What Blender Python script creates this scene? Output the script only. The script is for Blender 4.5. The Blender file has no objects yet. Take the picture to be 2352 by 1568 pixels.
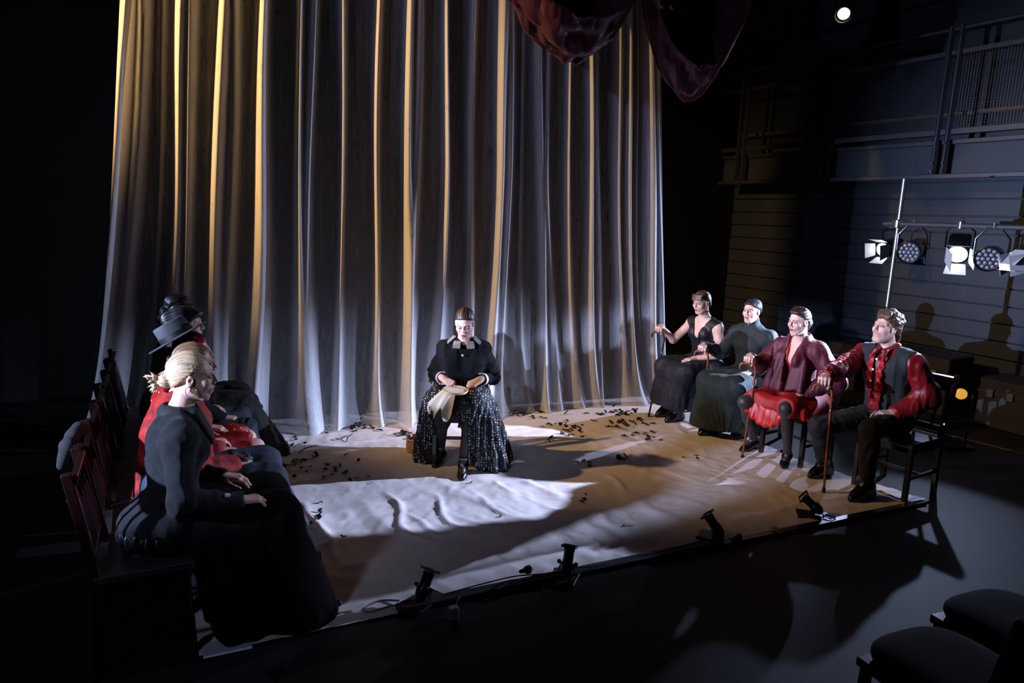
import bpy, bmesh, math, random
import numpy as np
from mathutils import Vector, Matrix, Euler

SC = bpy.context.scene
COL = SC.collection
# ------------------------------------------------------------------ camera
cam = bpy.data.cameras.new('camera')
cam.sensor_width = 36.0
cam.lens = 24.0
cam.clip_end = 60
cam_ob = bpy.data.objects.new('camera', cam)
COL.objects.link(cam_ob)
cam_ob.matrix_world = (Matrix.Translation((0, 0, 1.95)) @ Matrix.Rotation(math.radians(90 - 10.6), 4, 'X')
                       @ Matrix.Rotation(math.radians(2.0), 4, 'Z'))
SC.camera = cam_ob
# ------------------------------------------------------------------ world, exposure, stage and fill lights out of frame
W = bpy.data.worlds.new('black_box')
SC.world = W
W.use_nodes = True
W.node_tree.nodes['Background'].inputs[0].default_value = (0.62, 0.45, 1.0, 1)
W.node_tree.nodes['Background'].inputs[1].default_value = 0.014
SC.view_settings.view_transform = 'Standard'
SC.view_settings.look = 'None'
SC.view_settings.exposure = 0.0
SC.view_settings.gamma = 1.0
SC.view_settings.use_curve_mapping = False


def spot(name, loc, aim, power, col, size, blend=0.3, radius=0.06):
    l = bpy.data.lights.new(name, 'SPOT')
    l.energy = power
    l.color = col
    l.spot_size = math.radians(size)
    l.spot_blend = blend
    l.shadow_soft_size = radius
    o = bpy.data.objects.new(name, l)
    COL.objects.link(o)
    o.location = loc
    o.rotation_euler = (Vector(aim) - Vector(loc)).to_track_quat('-Z', 'Y').to_euler()
    return o


COOL = (0.53, 0.64, 1.0)
AMBER = (1.0, 0.59, 0.23)
# side lanterns on the booms at the left of the stage, out of frame
spot('left_boom_light_rear', (-3.6, 1.0, 1.9), (-1.6, 3.15, 0.98), 1500, COOL, 26, 0.35)
# dim blue fill added at upper left to lift the gallery and curtain top
spot('blue_fill_light', (-4.6, 1.2, 4.8), (4.0, 8.0, 2.9), 170, (0.45, 0.55, 1.0), 44, 0.6, 0.15)
# soft front fill on the left row from above the audience
spot('front_fill_light', (-2.6, -1.6, 3.6), (-1.6, 3.2, 0.9), 230, COOL, 32, 1.0, 0.3)
# rim light from a boom beyond the right edge
spot('right_boom_light_front', (4.9, 4.3, 2.0), (2.3, 5.5, 0.78), 420, COOL, 22, 0.5, 0.03)
# amber wash from the grid at the far left
spot('amber_wash_light', (-4.9, 4.15, 4.6), (-1.9, 5.65, 2.9), 1350, AMBER, 54, 0.9, 0.08)
# ------------------------------------------------------------------ materials
def lin(c):
    return tuple(((v / 12.92) if v <= 0.04045 else ((v + 0.055) / 1.055) ** 2.4) for v in c)


def mat(name, col, rough=0.6, metal=0.0, var=None, bump=None, sheen=0.0, attr=False, spec=0.5, coat=0.0,
        emit=None, sss=0.0, alpha=None, aniso=None, obj_space=True):
    m = bpy.data.materials.new(name)
    m.use_nodes = True
    nt = m.node_tree
    b = nt.nodes['Principled BSDF']
    I = b.inputs
    I['Roughness'].default_value = rough
    I['Metallic'].default_value = metal
    I['Specular IOR Level'].default_value = spec
    I['Sheen Weight'].default_value = sheen
    I['Coat Weight'].default_value = coat
    tc = nt.nodes.new('ShaderNodeTexCoord')
    src = tc.outputs['Object' if obj_space else 'Generated']
    if aniso:
        mp = nt.nodes.new('ShaderNodeMapping')
        mp.inputs['Scale'].default_value = aniso
        nt.links.new(src, mp.inputs[0])
        src = mp.outputs[0]
    if attr:
        a = nt.nodes.new('ShaderNodeVertexColor')
        a.layer_name = 'col'
        csock = a.outputs['Color']
        nt.links.new(csock, I['Base Color'])
    else:
        I['Base Color'].default_value = (*col, 1)
        csock = None
    if var:
        n = nt.nodes.new('ShaderNodeTexNoise')
        n.inputs['Scale'].default_value = var[0]
        n.inputs['Detail'].default_value = 5
        nt.links.new(src, n.inputs['Vector'])
        mx = nt.nodes.new('ShaderNodeMix')
        mx.data_type = 'RGBA'
        mx.blend_type = 'MULTIPLY'
        mr = nt.nodes.new('ShaderNodeMapRange')
        mr.inputs[1].default_value = 0.3
        mr.inputs[2].default_value = 0.7
        mr.inputs[3].default_value = 1 - var[1]
        mr.inputs[4].default_value = 1 + var[1]
        nt.links.new(n.outputs[0], mr.inputs[0])
        mx.inputs[0].default_value = 1
        if csock:
            nt.links.new(csock, mx.inputs[6])
        else:
            mx.inputs[6].default_value = (*col, 1)
        nt.links.new(mr.outputs[0], mx.inputs[7])
        nt.links.new(mx.outputs[2], I['Base Color'])
    if bump:
        n = nt.nodes.new('ShaderNodeTexNoise')
        n.inputs['Scale'].default_value = bump[0]
        n.inputs['Detail'].default_value = 6
        nt.links.new(src, n.inputs['Vector'])
        bp = nt.nodes.new('ShaderNodeBump')
        bp.inputs['Strength'].default_value = bump[1]
        bp.inputs['Distance'].default_value = bump[2] if len(bump) > 2 else 0.01
        nt.links.new(n.outputs[0], bp.inputs['Height'])
        nt.links.new(bp.outputs[0], I['Normal'])
    if emit:
        I['Emission Color'].default_value = (*emit[0], 1)
        I['Emission Strength'].default_value = emit[1]
    if sss:
        I['Subsurface Weight'].default_value = sss
        I['Subsurface Radius'].default_value = (0.012, 0.005, 0.003)
    if alpha is not None:
        I['Alpha'].default_value = alpha
    return m


def dots(m, scale, radius, col, rough=0.4, jitter=0.0, metal=0.0):
    """round dots woven into a cloth: nearest cell centres of a lattice"""
    nt = m.node_tree
    b = nt.nodes['Principled BSDF']
    tc = nt.nodes.new('ShaderNodeTexCoord')
    v = nt.nodes.new('ShaderNodeTexVoronoi')
    v.inputs['Scale'].default_value = scale
    v.inputs['Randomness'].default_value = jitter
    nt.links.new(tc.outputs['Object'], v.inputs['Vector'])
    lt = nt.nodes.new('ShaderNodeMath')
    lt.operation = 'LESS_THAN'
    lt.inputs[1].default_value = radius
    nt.links.new(v.outputs['Distance'], lt.inputs[0])
    mx = nt.nodes.new('ShaderNodeMix')
    mx.data_type = 'RGBA'
    nt.links.new(lt.outputs[0], mx.inputs[0])
    ic = b.inputs['Base Color']
    if ic.links:
        nt.links.new(ic.links[0].from_socket, mx.inputs[6])
    else:
        mx.inputs[6].default_value = ic.default_value
    mx.inputs[7].default_value = (*col, 1)
    nt.links.new(mx.outputs[2], ic)
    mr = nt.nodes.new('ShaderNodeMapRange')
    mr.inputs[3].default_value = b.inputs['Roughness'].default_value
    mr.inputs[4].default_value = rough
    nt.links.new(lt.outputs[0], mr.inputs[0])
    nt.links.new(mr.outputs[0], b.inputs['Roughness'])
    if metal:
        mm = nt.nodes.new('ShaderNodeMath')
        mm.operation = 'MULTIPLY'
        mm.inputs[1].default_value = metal
        nt.links.new(lt.outputs[0], mm.inputs[0])
        nt.links.new(mm.outputs[0], b.inputs['Metallic'])
    return m


# ------------------------------------------------------------------ objects
def link(name, me, parent=None, m=None, loc=(0, 0, 0)):
    o = bpy.data.objects.new(name, me)
    COL.objects.link(o)
    if parent:
        o.parent = parent
    o.location = loc
    if m is not None and not me.materials:
        me.materials.append(m)
    return o


def tag(o, label, cat, group=None):
    o['label'] = label
    o['category'] = cat
    if group:
        o['group'] = group
    return o


def thing(name, label, cat, loc=(0, 0, 0), rz=0.0, group=None):
    o = bpy.data.objects.new(name, None)
    COL.objects.link(o)
    o.location = loc
    o.rotation_euler = (0, 0, rz)
    o.empty_display_size = 0.1
    return tag(o, label, cat, group)


def copy_thing(o, parent=None):
    c = o.copy()
    COL.objects.link(c)
    c.parent = parent
    for ch in list(o.children):
        copy_thing(ch, c)
    return c


def npmesh(name, v, q, smooth=True):
    """mesh from vertex array and quad (or triangle) array"""
    me = bpy.data.meshes.new(name)
    v = np.ascontiguousarray(v, np.float32)
    q = np.ascontiguousarray(q, np.int32)
    k = q.shape[1]
    me.vertices.add(len(v))
    me.vertices.foreach_set('co', v.ravel())
    me.loops.add(q.size)
    me.loops.foreach_set('vertex_index', q.ravel())
    me.polygons.add(len(q))
    me.polygons.foreach_set('loop_start', np.arange(0, q.size, k, dtype=np.int32))
    me.update(calc_edges=True)
    if smooth:
        me.shade_smooth()
    else:
        me.shade_flat()
    return me


def setcol(me, c):
    a = me.color_attributes.new('col', 'FLOAT_COLOR', 'POINT')
    c4 = np.ones((len(c), 4), np.float32)
    c4[:, :3] = c
    a.data.foreach_set('color', c4.ravel())


class MB:
    """collects boxes, tubes, lathes and sheets into one mesh"""

    def __init__(s):
        s.v = []
        s.f = []

    def add(s, v, f):
        n = len(s.v)
        s.v += [tuple(p) for p in v]
        s.f += [tuple(i + n for i in q) for q in f]
        return s

    def box(s, c, size, rot=None, taper=1.0, bev=0.0):
        """box with chamfered edges; size full extents, rot a Matrix/Euler tuple"""
        hx, hy, hz = (0.5 * k for k in size)
        R = Matrix.Identity(3) if rot is None else (rot if isinstance(rot, Matrix) else Euler(rot).to_matrix())
        b = min(bev if bev else 0.12 * min(hx, hy, hz) * 2, 0.45 * min(hx, hy, hz) * 2)
        bm = bmesh.new()
        vs = [bm.verts.new((x * hx * (taper if z > 0 else 1), y * hy * (taper if z > 0 else 1), z * hz))
              for x in (-1, 1) for y in (-1, 1) for z in (-1, 1)]
        for q in ((0, 1, 3, 2), (4, 6, 7, 5), (0, 4, 5, 1), (2, 3, 7, 6), (0, 2, 6, 4), (1, 5, 7, 3)):
            bm.faces.new([vs[i] for i in q])
        bmesh.ops.bevel(bm, geom=list(bm.edges), offset=b, segments=1, affect='EDGES', profile=0.5)
        bm.verts.index_update()
        C = Vector(c)
        s.add([R @ p.co + C for p in bm.verts], [[p.index for p in f.verts] for f in bm.faces])
        bm.free()
        return s

    def bar(s, a, b, w, h=None, up=(0, 0, 1)):
        a, b = Vector(a), Vector(b)
        d = b - a
        z = d.normalized()
        u = Vector(up)
        if abs(z.dot(u)) > 0.98:
            u = Vector((1, 0, 0))
        x = u.cross(z).normalized()
        y = z.cross(x)
        R = Matrix((x, y, z)).transposed()
        return s.box((a + b) / 2, (w, h or w, d.length), R)

    def tube(s, pts, r, n=8, cap=True):
        pts = [Vector(p) for p in pts]
        rr = r if isinstance(r, (list, tuple)) else [r] * len(pts)
        base = len(s.v)
        ref = None
        for i, p in enumerate(pts):
            t = (pts[min(i + 1, len(pts) - 1)] - pts[max(i - 1, 0)]).normalized()
            if ref is None:
                ref = Vector((0, 0, 1)) if abs(t.z) < 0.9 else Vector((1, 0, 0))
            x = ref - t * ref.dot(t)
            x.normalize()
            y = t.cross(x)
            ref = x
            for k in range(n):
                a = 2 * math.pi * k / n
                s.v.append(tuple(p + (x * math.cos(a) + y * math.sin(a)) * rr[i]))
        for i in range(len(pts) - 1):
            for k in range(n):
                a0 = base + i * n + k
                a1 = base + i * n + (k + 1) % n
                s.f.append((a0, a1, a1 + n, a0 + n))
        if cap:
            s.f.append(tuple(base + k for k in range(n))[::-1])
            s.f.append(tuple(base + (len(pts) - 1) * n + k for k in range(n)))
        return s

    def lathe(s, prof, c=(0, 0, 0), axis=(0, 0, 1), n=20, cap=True):
        z = Vector(axis).normalized()
        x = (Vector((1, 0, 0)) if abs(z.x) < 0.8 else Vector((0, 1, 0)))
        x = (x - z * x.dot(z)).normalized()
        y = z.cross(x)
        base = len(s.v)
        C = Vector(c)
        for r, h in prof:
            for k in range(n):
                a = 2 * math.pi * k / n
                s.v.append(tuple(C + z * h + (x * math.cos(a) + y * math.sin(a)) * r))
        for i in range(len(prof) - 1):
            for k in range(n):
                a0 = base + i * n + k
                a1 = base + i * n + (k + 1) % n
                s.f.append((a0, a1, a1 + n, a0 + n))
        if cap:
            s.f.append(tuple(base + k for k in range(n))[::-1])
            s.f.append(tuple(base + (len(prof) - 1) * n + k for k in range(n)))
        return s

    def ball(s, c, r, n=12, m=8):
        r = r if isinstance(r, (tuple, list)) else (r, r, r)
        base = len(s.v)
        for i in range(m + 1):
            th = math.pi * (i + 0.02) / (m + 0.04)
            for k in range(n):
                a = 2 * math.pi * k / n
                s.v.append((c[0] + r[0] * math.sin(th) * math.cos(a), c[1] + r[1] * math.sin(th) * math.sin(a),
                            c[2] + r[2] * math.cos(th)))
        for i in range(m):
            for k in range(n):
                a0 = base + i * n + k
                a1 = base + i * n + (k + 1) % n
                s.f.append((a0, a0 + n, a1 + n, a1))
        return s

    def mesh(s, name, smooth=False):
        me = bpy.data.meshes.new(name)
        me.from_pydata(s.v, [], s.f)
        me.update()
        if smooth:
            me.shade_smooth()
            me.set_sharp_from_angle(angle=math.radians(42))
        return me

    def build(s, name, m, parent=None, smooth=False, loc=(0, 0, 0)):
        return link(name, s.mesh(name, smooth), parent, m, loc)


# ------------------------------------------------------------------ numpy noise
def vnoise(p):
    """value noise, about -1..1, p (n,3)"""
    p = np.asarray(p, np.float64)
    i = np.floor(p).astype(np.int64)
    f = p - i
    f = f * f * (3 - 2 * f)

    def h(ix, iy, iz):
        n = (ix * 374761393 + iy * 668265263 + iz * 1274126177) & 0xFFFFFFFF
        n = ((n ^ (n >> 13)) * 1103515245) & 0xFFFFFFFF
        n = n ^ (n >> 16)
        return (n & 0xFFFF) / 32767.5 - 1.0
    r = 0
    for a in (0, 1):
        wx = f[:, 0] if a else 1 - f[:, 0]
        for b in (0, 1):
            wy = f[:, 1] if b else 1 - f[:, 1]
            for c in (0, 1):
                wz = f[:, 2] if c else 1 - f[:, 2]
                r = r + wx * wy * wz * h(i[:, 0] + a, i[:, 1] + b, i[:, 2] + c)
    return r


def ridge(p):
    return 1 - 2 * np.abs(vnoise(p))


# ------------------------------------------------------------------ signed distance modelling
def V(*a):
    return np.array(a, float)


class Field:
    def __init__(s, lo, hi, h):
        s.h = h
        s.o = np.array(lo, float)
        s.n = np.ceil((np.array(hi, float) - s.o) / h).astype(int) + 1
        s.d = np.full(s.n, 0.3, np.float32)

    def put(s, fn, lo, hi, k=0.02, cut=False):
        pad = k + 2.5 * s.h
        a = np.maximum(np.floor((np.array(lo) - pad - s.o) / s.h).astype(int), 0)
        b = np.minimum(np.ceil((np.array(hi) + pad - s.o) / s.h).astype(int) + 1, s.n)
        if np.any(b <= a):
            return s
        X, Y, Z = (np.float32(s.o[i]) + np.arange(a[i], b[i], dtype=np.float32) * np.float32(s.h) for i in range(3))
        e = fn(X[:, None, None], Y[None, :, None], Z[None, None, :])
        sl = (slice(a[0], b[0]), slice(a[1], b[1]), slice(a[2], b[2]))
        d = s.d[sl]
        if cut:
            e = -e
            if k > 0:
                hh = np.maximum(k - np.abs(d - e), 0) / k
                s.d[sl] = np.maximum(d, e) + hh * hh * k * 0.25
            else:
                s.d[sl] = np.maximum(d, e)
        else:
            if k > 0:
                hh = np.maximum(k - np.abs(d - e), 0) / k
                s.d[sl] = np.minimum(d, e) - hh * hh * k * 0.25
            else:
                s.d[sl] = np.minimum(d, e)
        return s

    def cap(s, a, b, ra, rb=None, k=0.02, cut=False):
        rb = ra if rb is None else rb
        a = np.array(a, float)
        b = np.array(b, float)
        ab = b - a
        L = max(float(ab @ ab), 1e-9)
        r = max(ra, rb)

        def fn(X, Y, Z):
            x, y, z = X - a[0], Y - a[1], Z - a[2]
            t = np.clip((x * ab[0] + y * ab[1] + z * ab[2]) / L, 0, 1)
            return np.sqrt((x - t * ab[0]) ** 2 + (y - t * ab[1]) ** 2 + (z - t * ab[2]) ** 2) - (ra + (rb - ra) * t)
        return s.put(fn, np.minimum(a, b) - r, np.maximum(a, b) + r, k, cut)

    def sph(s, c, r, k=0.02, cut=False):
        return s.cap(c, c, r, r, k, cut)

    def ell(s, c, r, R=None, k=0.02, cut=False):
        c = np.array(c, float)
        r = np.array(r, float)
        R = np.eye(3) if R is None else R
        m = np.sqrt(((R * r) ** 2).sum(1))

        def fn(X, Y, Z):
            x, y, z = X - c[0], Y - c[1], Z - c[2]
            q = [R[0, i] * x + R[1, i] * y + R[2, i] * z for i in range(3)]
            k0 = np.sqrt(sum((q[i] / r[i]) ** 2 for i in range(3)))
            k1 = np.sqrt(sum((q[i] / r[i] ** 2) ** 2 for i in range(3))) + 1e-6
            return k0 * (k0 - 1) / k1
        return s.put(fn, c - m, c + m, k, cut)

    def plane_cut(s, p, n, k=0.0):
        """remove everything on the side of n"""
        p = np.array(p, float)
        n = np.array(n, float)
        n = n / np.linalg.norm(n)
        hi = s.o + s.n * s.h

        def fn(X, Y, Z):
            return -((X - p[0]) * n[0] + (Y - p[1]) * n[1] + (Z - p[2]) * n[2])
        return s.put(fn, s.o, hi, k, True)

    def nets(s):
        d = s.d
        ins = (d < 0)
        c = np.zeros(tuple(k - 1 for k in d.shape), np.int8)
        for i in (0, 1):
            for j in (0, 1):
                for k in (0, 1):
                    c += ins[i:i + c.shape[0], j:j + c.shape[1], k:k + c.shape[2]]
        I = np.argwhere((c > 0) & (c < 8))
        idx = np.full(c.shape, -1, np.int32)
        idx[I[:, 0], I[:, 1], I[:, 2]] = np.arange(len(I))
        co = {}
        for i in (0, 1):
            for j in (0, 1):
                for k in (0, 1):
                    co[(i, j, k)] = d[I[:, 0] + i, I[:, 1] + j, I[:, 2] + k]
        acc = np.zeros((len(I), 3))
        cnt = np.zeros(len(I))
        for ax in range(3):
            for u in (0, 1):
                for w in (0, 1):
                    p = [0, 0, 0]
                    p[(ax + 1) % 3] = u
                    p[(ax + 2) % 3] = w
                    q = list(p)
                    q[ax] = 1
                    d0, d1 = co[tuple(p)], co[tuple(q)]
                    m = (d0 < 0) != (d1 < 0)
                    t = np.where(m, d0 / np.where(m, d0 - d1, 1), 0)
                    pt = np.tile(np.array(p, float), (len(I), 1))
                    pt[:, ax] = t
                    acc += pt * m[:, None]
                    cnt += m
        v = s.o + s.h * (I + acc / np.maximum(cnt, 1)[:, None])
        quads = []
        for ax in range(3):
            a0 = [slice(None)] * 3
            a1 = [slice(None)] * 3
            a0[ax] = slice(0, -1)
            a1[ax] = slice(1, None)
            x = ins[tuple(a0)] != ins[tuple(a1)]
            E = np.argwhere(x)
            b, cc = (ax + 1) % 3, (ax + 2) % 3
            ok = (E[:, b] > 0) & (E[:, cc] > 0) & (E[:, b] < d.shape[b] - 1) & (E[:, cc] < d.shape[cc] - 1)
            E = E[ok]
            flip = ins[E[:, 0], E[:, 1], E[:, 2]]

            def cell(db, dc):
                P = E.copy()
                P[:, b] += db
                P[:, cc] += dc
                return idx[P[:, 0], P[:, 1], P[:, 2]]
            q = np.stack([cell(-1, -1), cell(0, -1), cell(0, 0), cell(-1, 0)], 1)
            q[~flip] = q[~flip][:, ::-1]
            quads.append(q)
        q = np.concatenate(quads)
        q = q[(q >= 0).all(1)]
        return v, q

    def normals(s, v):
        g = []
        f = (v - s.o) / s.h
        i = np.clip(np.round(f).astype(int), 1, s.n - 2)
        for ax in range(3):
            e = np.zeros(3, int)
            e[ax] = 1
            p, m = i + e, i - e
            g.append(s.d[p[:, 0], p[:, 1], p[:, 2]] - s.d[m[:, 0], m[:, 1], m[:, 2]])
        g = np.stack(g, 1)
        return g / np.maximum(np.linalg.norm(g, axis=1, keepdims=True), 1e-6)
# ------------------------------------------------------------------ the room
WV = Vector((-0.485, 0.874, 0))       # along the right wall, upstage
WN = Vector((0.874, 0.485, 0))        # out through the right wall
RZ = math.atan2(WN.y, WN.x)           # room turned about z
M_black_wall = mat('black_paint', lin((0.05, 0.045, 0.06)), 0.9, bump=(20, 0.1, 0.01))
M_grey_wall = mat('dark_grey_paint', lin((0.165, 0.19, 0.225)), 0.75, var=(3, 0.15), bump=(90, 0.15, 0.004))
M_floor = mat('black_stage_vinyl', lin((0.075, 0.073, 0.08)), 0.62, var=(2.2, 0.3), spec=0.35, bump=(35, 0.12, 0.003))
M_steel = mat('dark_steel', lin((0.30, 0.30, 0.32)), 0.4, 0.6)
M_steel_dark = mat('painted_steel', lin((0.20, 0.20, 0.225)), 0.55, 0.2)
M_chrome = mat('worn_chrome', lin((0.62, 0.63, 0.66)), 0.3, 0.9)


def struct(name, mb, m, parent=None, smooth=False):
    o = mb.build(name, m, parent, smooth)
    if parent is None:
        o['kind'] = 'structure'
    return o


struct('floor', MB().box((0.5, 4.5, -0.05), (16, 17, 0.1), (0, 0, RZ)), M_floor)
struct('ceiling', MB().box((0.5, 4.5, 6.05), (16, 17, 0.1), (0, 0, RZ)), M_black_wall)


def wallbox(name, p, along, length, z0, z1, m, t=0.1):
    p = Vector(p)
    a = Vector(along)
    mb = MB().bar(p - a * length / 2 + Vector((0, 0, (z0 + z1) / 2)), p + a * length / 2 + Vector((0, 0, (z0 + z1) / 2)), t, z1 - z0)
    return struct(name, mb, m)


WALLP = Vector((4.97, 7.85, 0))
wallbox('wall_back', Vector((-0.2, 8.9, 0)), WN, 15, 0, 6, M_black_wall)
wallbox('wall_left', Vector((-6.3, 3.0, 0)), WV, 16, 0, 6, M_black_wall)
wallbox('wall_front', Vector((1.6, -2.6, 0)), WN, 15, 0, 6, M_black_wall)
wr = wallbox('wall_right', WALLP + WN * 0.12, WV, 16, 0, 6, M_grey_wall)
# horizontal cladding boards on the lower part of the right wall
board_h = 0.19
bme = MB().bar((0, 0, 0), WV * 10.4, 0.05, board_h - 0.012).mesh('plank')
for i in range(14):
    b = link('plank', bme, wr, M_grey_wall)
    b.location = WALLP + WN * 0.05 - WV * 6.2 + Vector((0, 0, 0.1 + i * board_h)) + WN * (0.006 * (i % 2))

# gallery with mesh guard panels above the boards
gal = thing('gallery', 'dark steel gallery with mesh guard panels high on the right wall', 'gallery', WALLP - WN * 0.45 + Vector((0, 0, 2.6)))
GO = Vector((4.53, 7.6, 0))


def gp(s, z, out=0.0):
    p = GO + WV * s + WN * out
    return Vector((p.x, p.y, z)) - gal.location


MB().bar(gp(-5.5, 2.50), gp(3.2, 2.50), 0.05, 0.05).build('lower_rail', M_steel_dark, gal)
MB().bar(gp(-5.5, 2.70, 0.10), gp(3.2, 2.70, 0.10), 0.04, 0.38).build('fascia', M_grey_wall, gal)
MB().bar(gp(-5.5, 2.86, 0.28), gp(3.2, 2.86, 0.28), 0.5, 0.05).build('deck', M_steel_dark, gal)
MB().bar(gp(-5.5, 2.96), gp(3.2, 2.96), 0.03, 0.06).build('panel_rail', M_steel_dark, gal)
MB().bar(gp(-5.5, 3.76), gp(3.2, 3.76), 0.03, 0.05).build('panel_rail', M_steel_dark, gal)
MB().tube([gp(-5.5, 4.0), gp(3.2, 4.0)], 0.024, 10).build('handrail', M_steel_dark, gal, True)
MB().tube([gp(-5.5, 3.2, 0.4), gp(3.2, 3.2, 0.4)], 0.02, 10).build('pipe', mat('ochre_pipe', lin((0.45, 0.38, 0.3)), 0.5), gal, True)
for k, s0 in enumerate((-4.2, -2.8, -1.4, 0.0, 1.4, 2.8)):
    for d in (-0.055, 0.055):
        mb = MB().bar(gp(s0 + d, 2.52, -0.02), gp(s0 + d, 4.03, -0.02), 0.04, 0.05)
        po = mb.build('post', M_steel_dark, gal)
        mb = MB()
        for z in (2.56, 2.64, 2.84):
            mb.ball(gp(s0 + d, z, -0.055), 0.012, 8, 5)
        mb.build('bolt', M_chrome, po, True)['kind'] = 'stuff'
# expanded metal mesh, one panel per bay
mb = MB()
for i in range(45):
    mb.tube([(0, 0.029 * i + 0.02, 0), (0, 0.029 * i + 0.02, 0.76)], 0.0028, 3, False)
for j in range(27):
    mb.tube([(0, 0.0, 0.01 + 0.0285 * j), (0, 1.30, 0.01 + 0.0285 * j)], 0.0028, 3, False)
pan = mb.mesh('mesh_panel', True)
for s0 in (-4.2, -2.8, -1.4, 0.0, 1.4):
    o = link('mesh_panel', pan, gal, M_steel_dark)
    o.location = gp(s0 + 0.06, 2.985)
    o.rotation_euler = (0, 0, math.atan2(WV.y, WV.x) - math.pi / 2)

# ------------------------------------------------------------------ the cloth on the floor
M_cloth = mat('off_white_floor_cloth', lin((0.84, 0.80, 0.78)), 0.8, var=(1.6, 0.10), bump=(70, 0.2, 0.003))
FL, FR = V(-1.315, 2.665), V(3.06, 4.69)
BL, BR = V(-2.95, 5.75), V(1.80, 7.45)
nu, nv = 260, 230
u = np.linspace(0, 1, nu)[:, None]
w = np.linspace(0, 1, nv)[None, :]
edge = lambda a, b, t: a[None, None, :] * (1 - t)[..., None] + b[None, None, :] * t[..., None]
right = np.stack([np.interp(w[0], [0, 0.36, 0.6, 1], [3.06, 2.37, 2.15, 1.80]), np.interp(w[0], [0, 0.36, 0.6, 1], [4.69, 5.53, 6.2, 7.45])], -1)[None]
left = (FL[None, None] * (1 - w)[..., None] + BL[None, None] * w[..., None])
xy = left * (1 - u)[..., None] + right * u[..., None]
xy = xy.reshape(-1, 2)
p3 = np.concatenate([xy, np.zeros((len(xy), 1))], 1)
wob = np.stack([vnoise(p3 * 1.1 + 5), vnoise(p3 * 1.1 + 11), np.zeros(len(p3))], 1)
q = p3 + wob * 0.16
z = 0.006 + 0.006 * vnoise(q * V(3, 3, 1)) + 0.0035 * ridge(q * V(8, 8, 1)) + 0.0015 * ridge(q * V(21, 21, 1) + 3)
# broad wrinkles across and crumples along the cloth
th = math.radians(-48)
r1 = q[:, 0] * math.cos(th) + q[:, 1] * math.sin(th)
r2 = -q[:, 0] * math.sin(th) + q[:, 1] * math.cos(th)
band = np.exp(-((((p3[:, 0] + 0.2) * 0.906 + (p3[:, 1] - 4.2) * 0.42) / 1.35) ** 2)) * np.exp(-(((-(p3[:, 0] + 0.2) * 0.42 + (p3[:, 1] - 4.2) * 0.906) / 0.75) ** 2))
z += 0.020 * band * np.clip(ridge(np.stack([r2 * 3.4, r1 * 0.55, r1 * 0], 1)) - 0.2, 0, 1)
a24 = math.radians(22)
s1 = q[:, 0] * math.cos(a24) + q[:, 1] * math.sin(a24)
s2 = -q[:, 0] * math.sin(a24) + q[:, 1] * math.cos(a24)
z += 0.012 * np.clip(ridge(np.stack([s1 * 0.5, s2 * 4.0, s1 * 0], 1)) - 0.25, 0, 1)
z += 0.006 * np.clip(ridge(np.stack([r2 * 8.5, r1 * 1.3, r1 * 0 + 2], 1)) - 0.3, 0, 1) * np.clip(vnoise(q * 0.9 + 4) + 0.7, 0, 1)
z += 0.005 * np.clip(ridge(np.stack([s1 * 1.1, s2 * 9.0, s1 * 0 + 5], 1)) - 0.35, 0, 1) * np.clip(vnoise(q * 0.8 + 9) + 0.6, 0, 1)
for (x0, y0, x1, y1, hgt, wd) in ((-1.30, 4.30, -0.70, 3.55, 0.026, 0.028), (-0.82, 4.52, -0.38, 3.72, 0.024, 0.026), (-0.45, 4.45, -0.16, 3.72, 0.020, 0.026),
                                  (-1.18, 3.95, -0.86, 3.52, 0.016, 0.024), (0.75, 4.95, 0.98, 4.62, 0.018, 0.024), (-0.62, 4.2, -0.30, 3.80, 0.014, 0.02),
                                  (0.05, 4.7, 0.22, 4.35, 0.014, 0.022), (-0.05, 4.35, 0.12, 4.0, 0.012, 0.03)):
    d = V(x1 - x0, y1 - y0)
    L = np.linalg.norm(d)
    d = d / L
    rx, ry = q[:, 0] - x0, q[:, 1] - y0
    t = rx * d[0] + ry * d[1]
    n = -rx * d[1] + ry * d[0]
    fade = np.clip(t / (0.25 * L) + 0.1, 0, 1) * np.clip((L - t) / (0.25 * L) + 0.1, 0, 1)
    n = n + 0.03 * np.sin(t * 9 + x0 * 5)
    z += 0.72 * hgt * fade * np.exp(-(n / (0.8 * wd)) ** 2)
z = np.maximum(z, 0.003)
vv = np.concatenate([xy, z[:, None]], 1)
ii = np.arange(nu * nv).reshape(nu, nv)
qq = np.stack([ii[:-1, :-1], ii[1:, :-1], ii[1:, 1:], ii[:-1, 1:]], -1).reshape(-1, 4)
fc = link('floor_cloth', npmesh('floor_cloth', vv, qq), None, M_cloth)
tag(fc, 'wrinkled off-white cloth spread over the black stage floor', 'floor cloth')
# taped corners
for nm, c, sz, rz, lab in (('tape', (-1.22, 2.735, 0.012), (0.20, 0.11, 0.004), 0.43, 'clear tape at the near left corner of the cloth'),
                      ('tape', (2.93, 4.66, 0.012), (0.24, 0.06, 0.004), 0.6, 'clear tape at the right corner of the cloth by the chair leg')):
    o = MB().box((0, 0, 0), sz).build(nm, mat('glossy_tape', lin((0.70, 0.72, 0.74)), 0.18), None, False, c)
    o.rotation_euler = (0, 0, rz)
    tag(o, lab, 'tape')

# ------------------------------------------------------------------ the gauze curtain
CB0, CB1 = V(-3.32, 5.355), V(1.70, 7.325)
CD = unit2 = (CB1 - CB0) / np.linalg.norm(CB1 - CB0)
CN = V(CD[1], -CD[0])                      # towards the audience
CL = float(np.linalg.norm(CB1 - CB0))
S0 = 1.215                                  # where the fold list below starts counting
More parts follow.
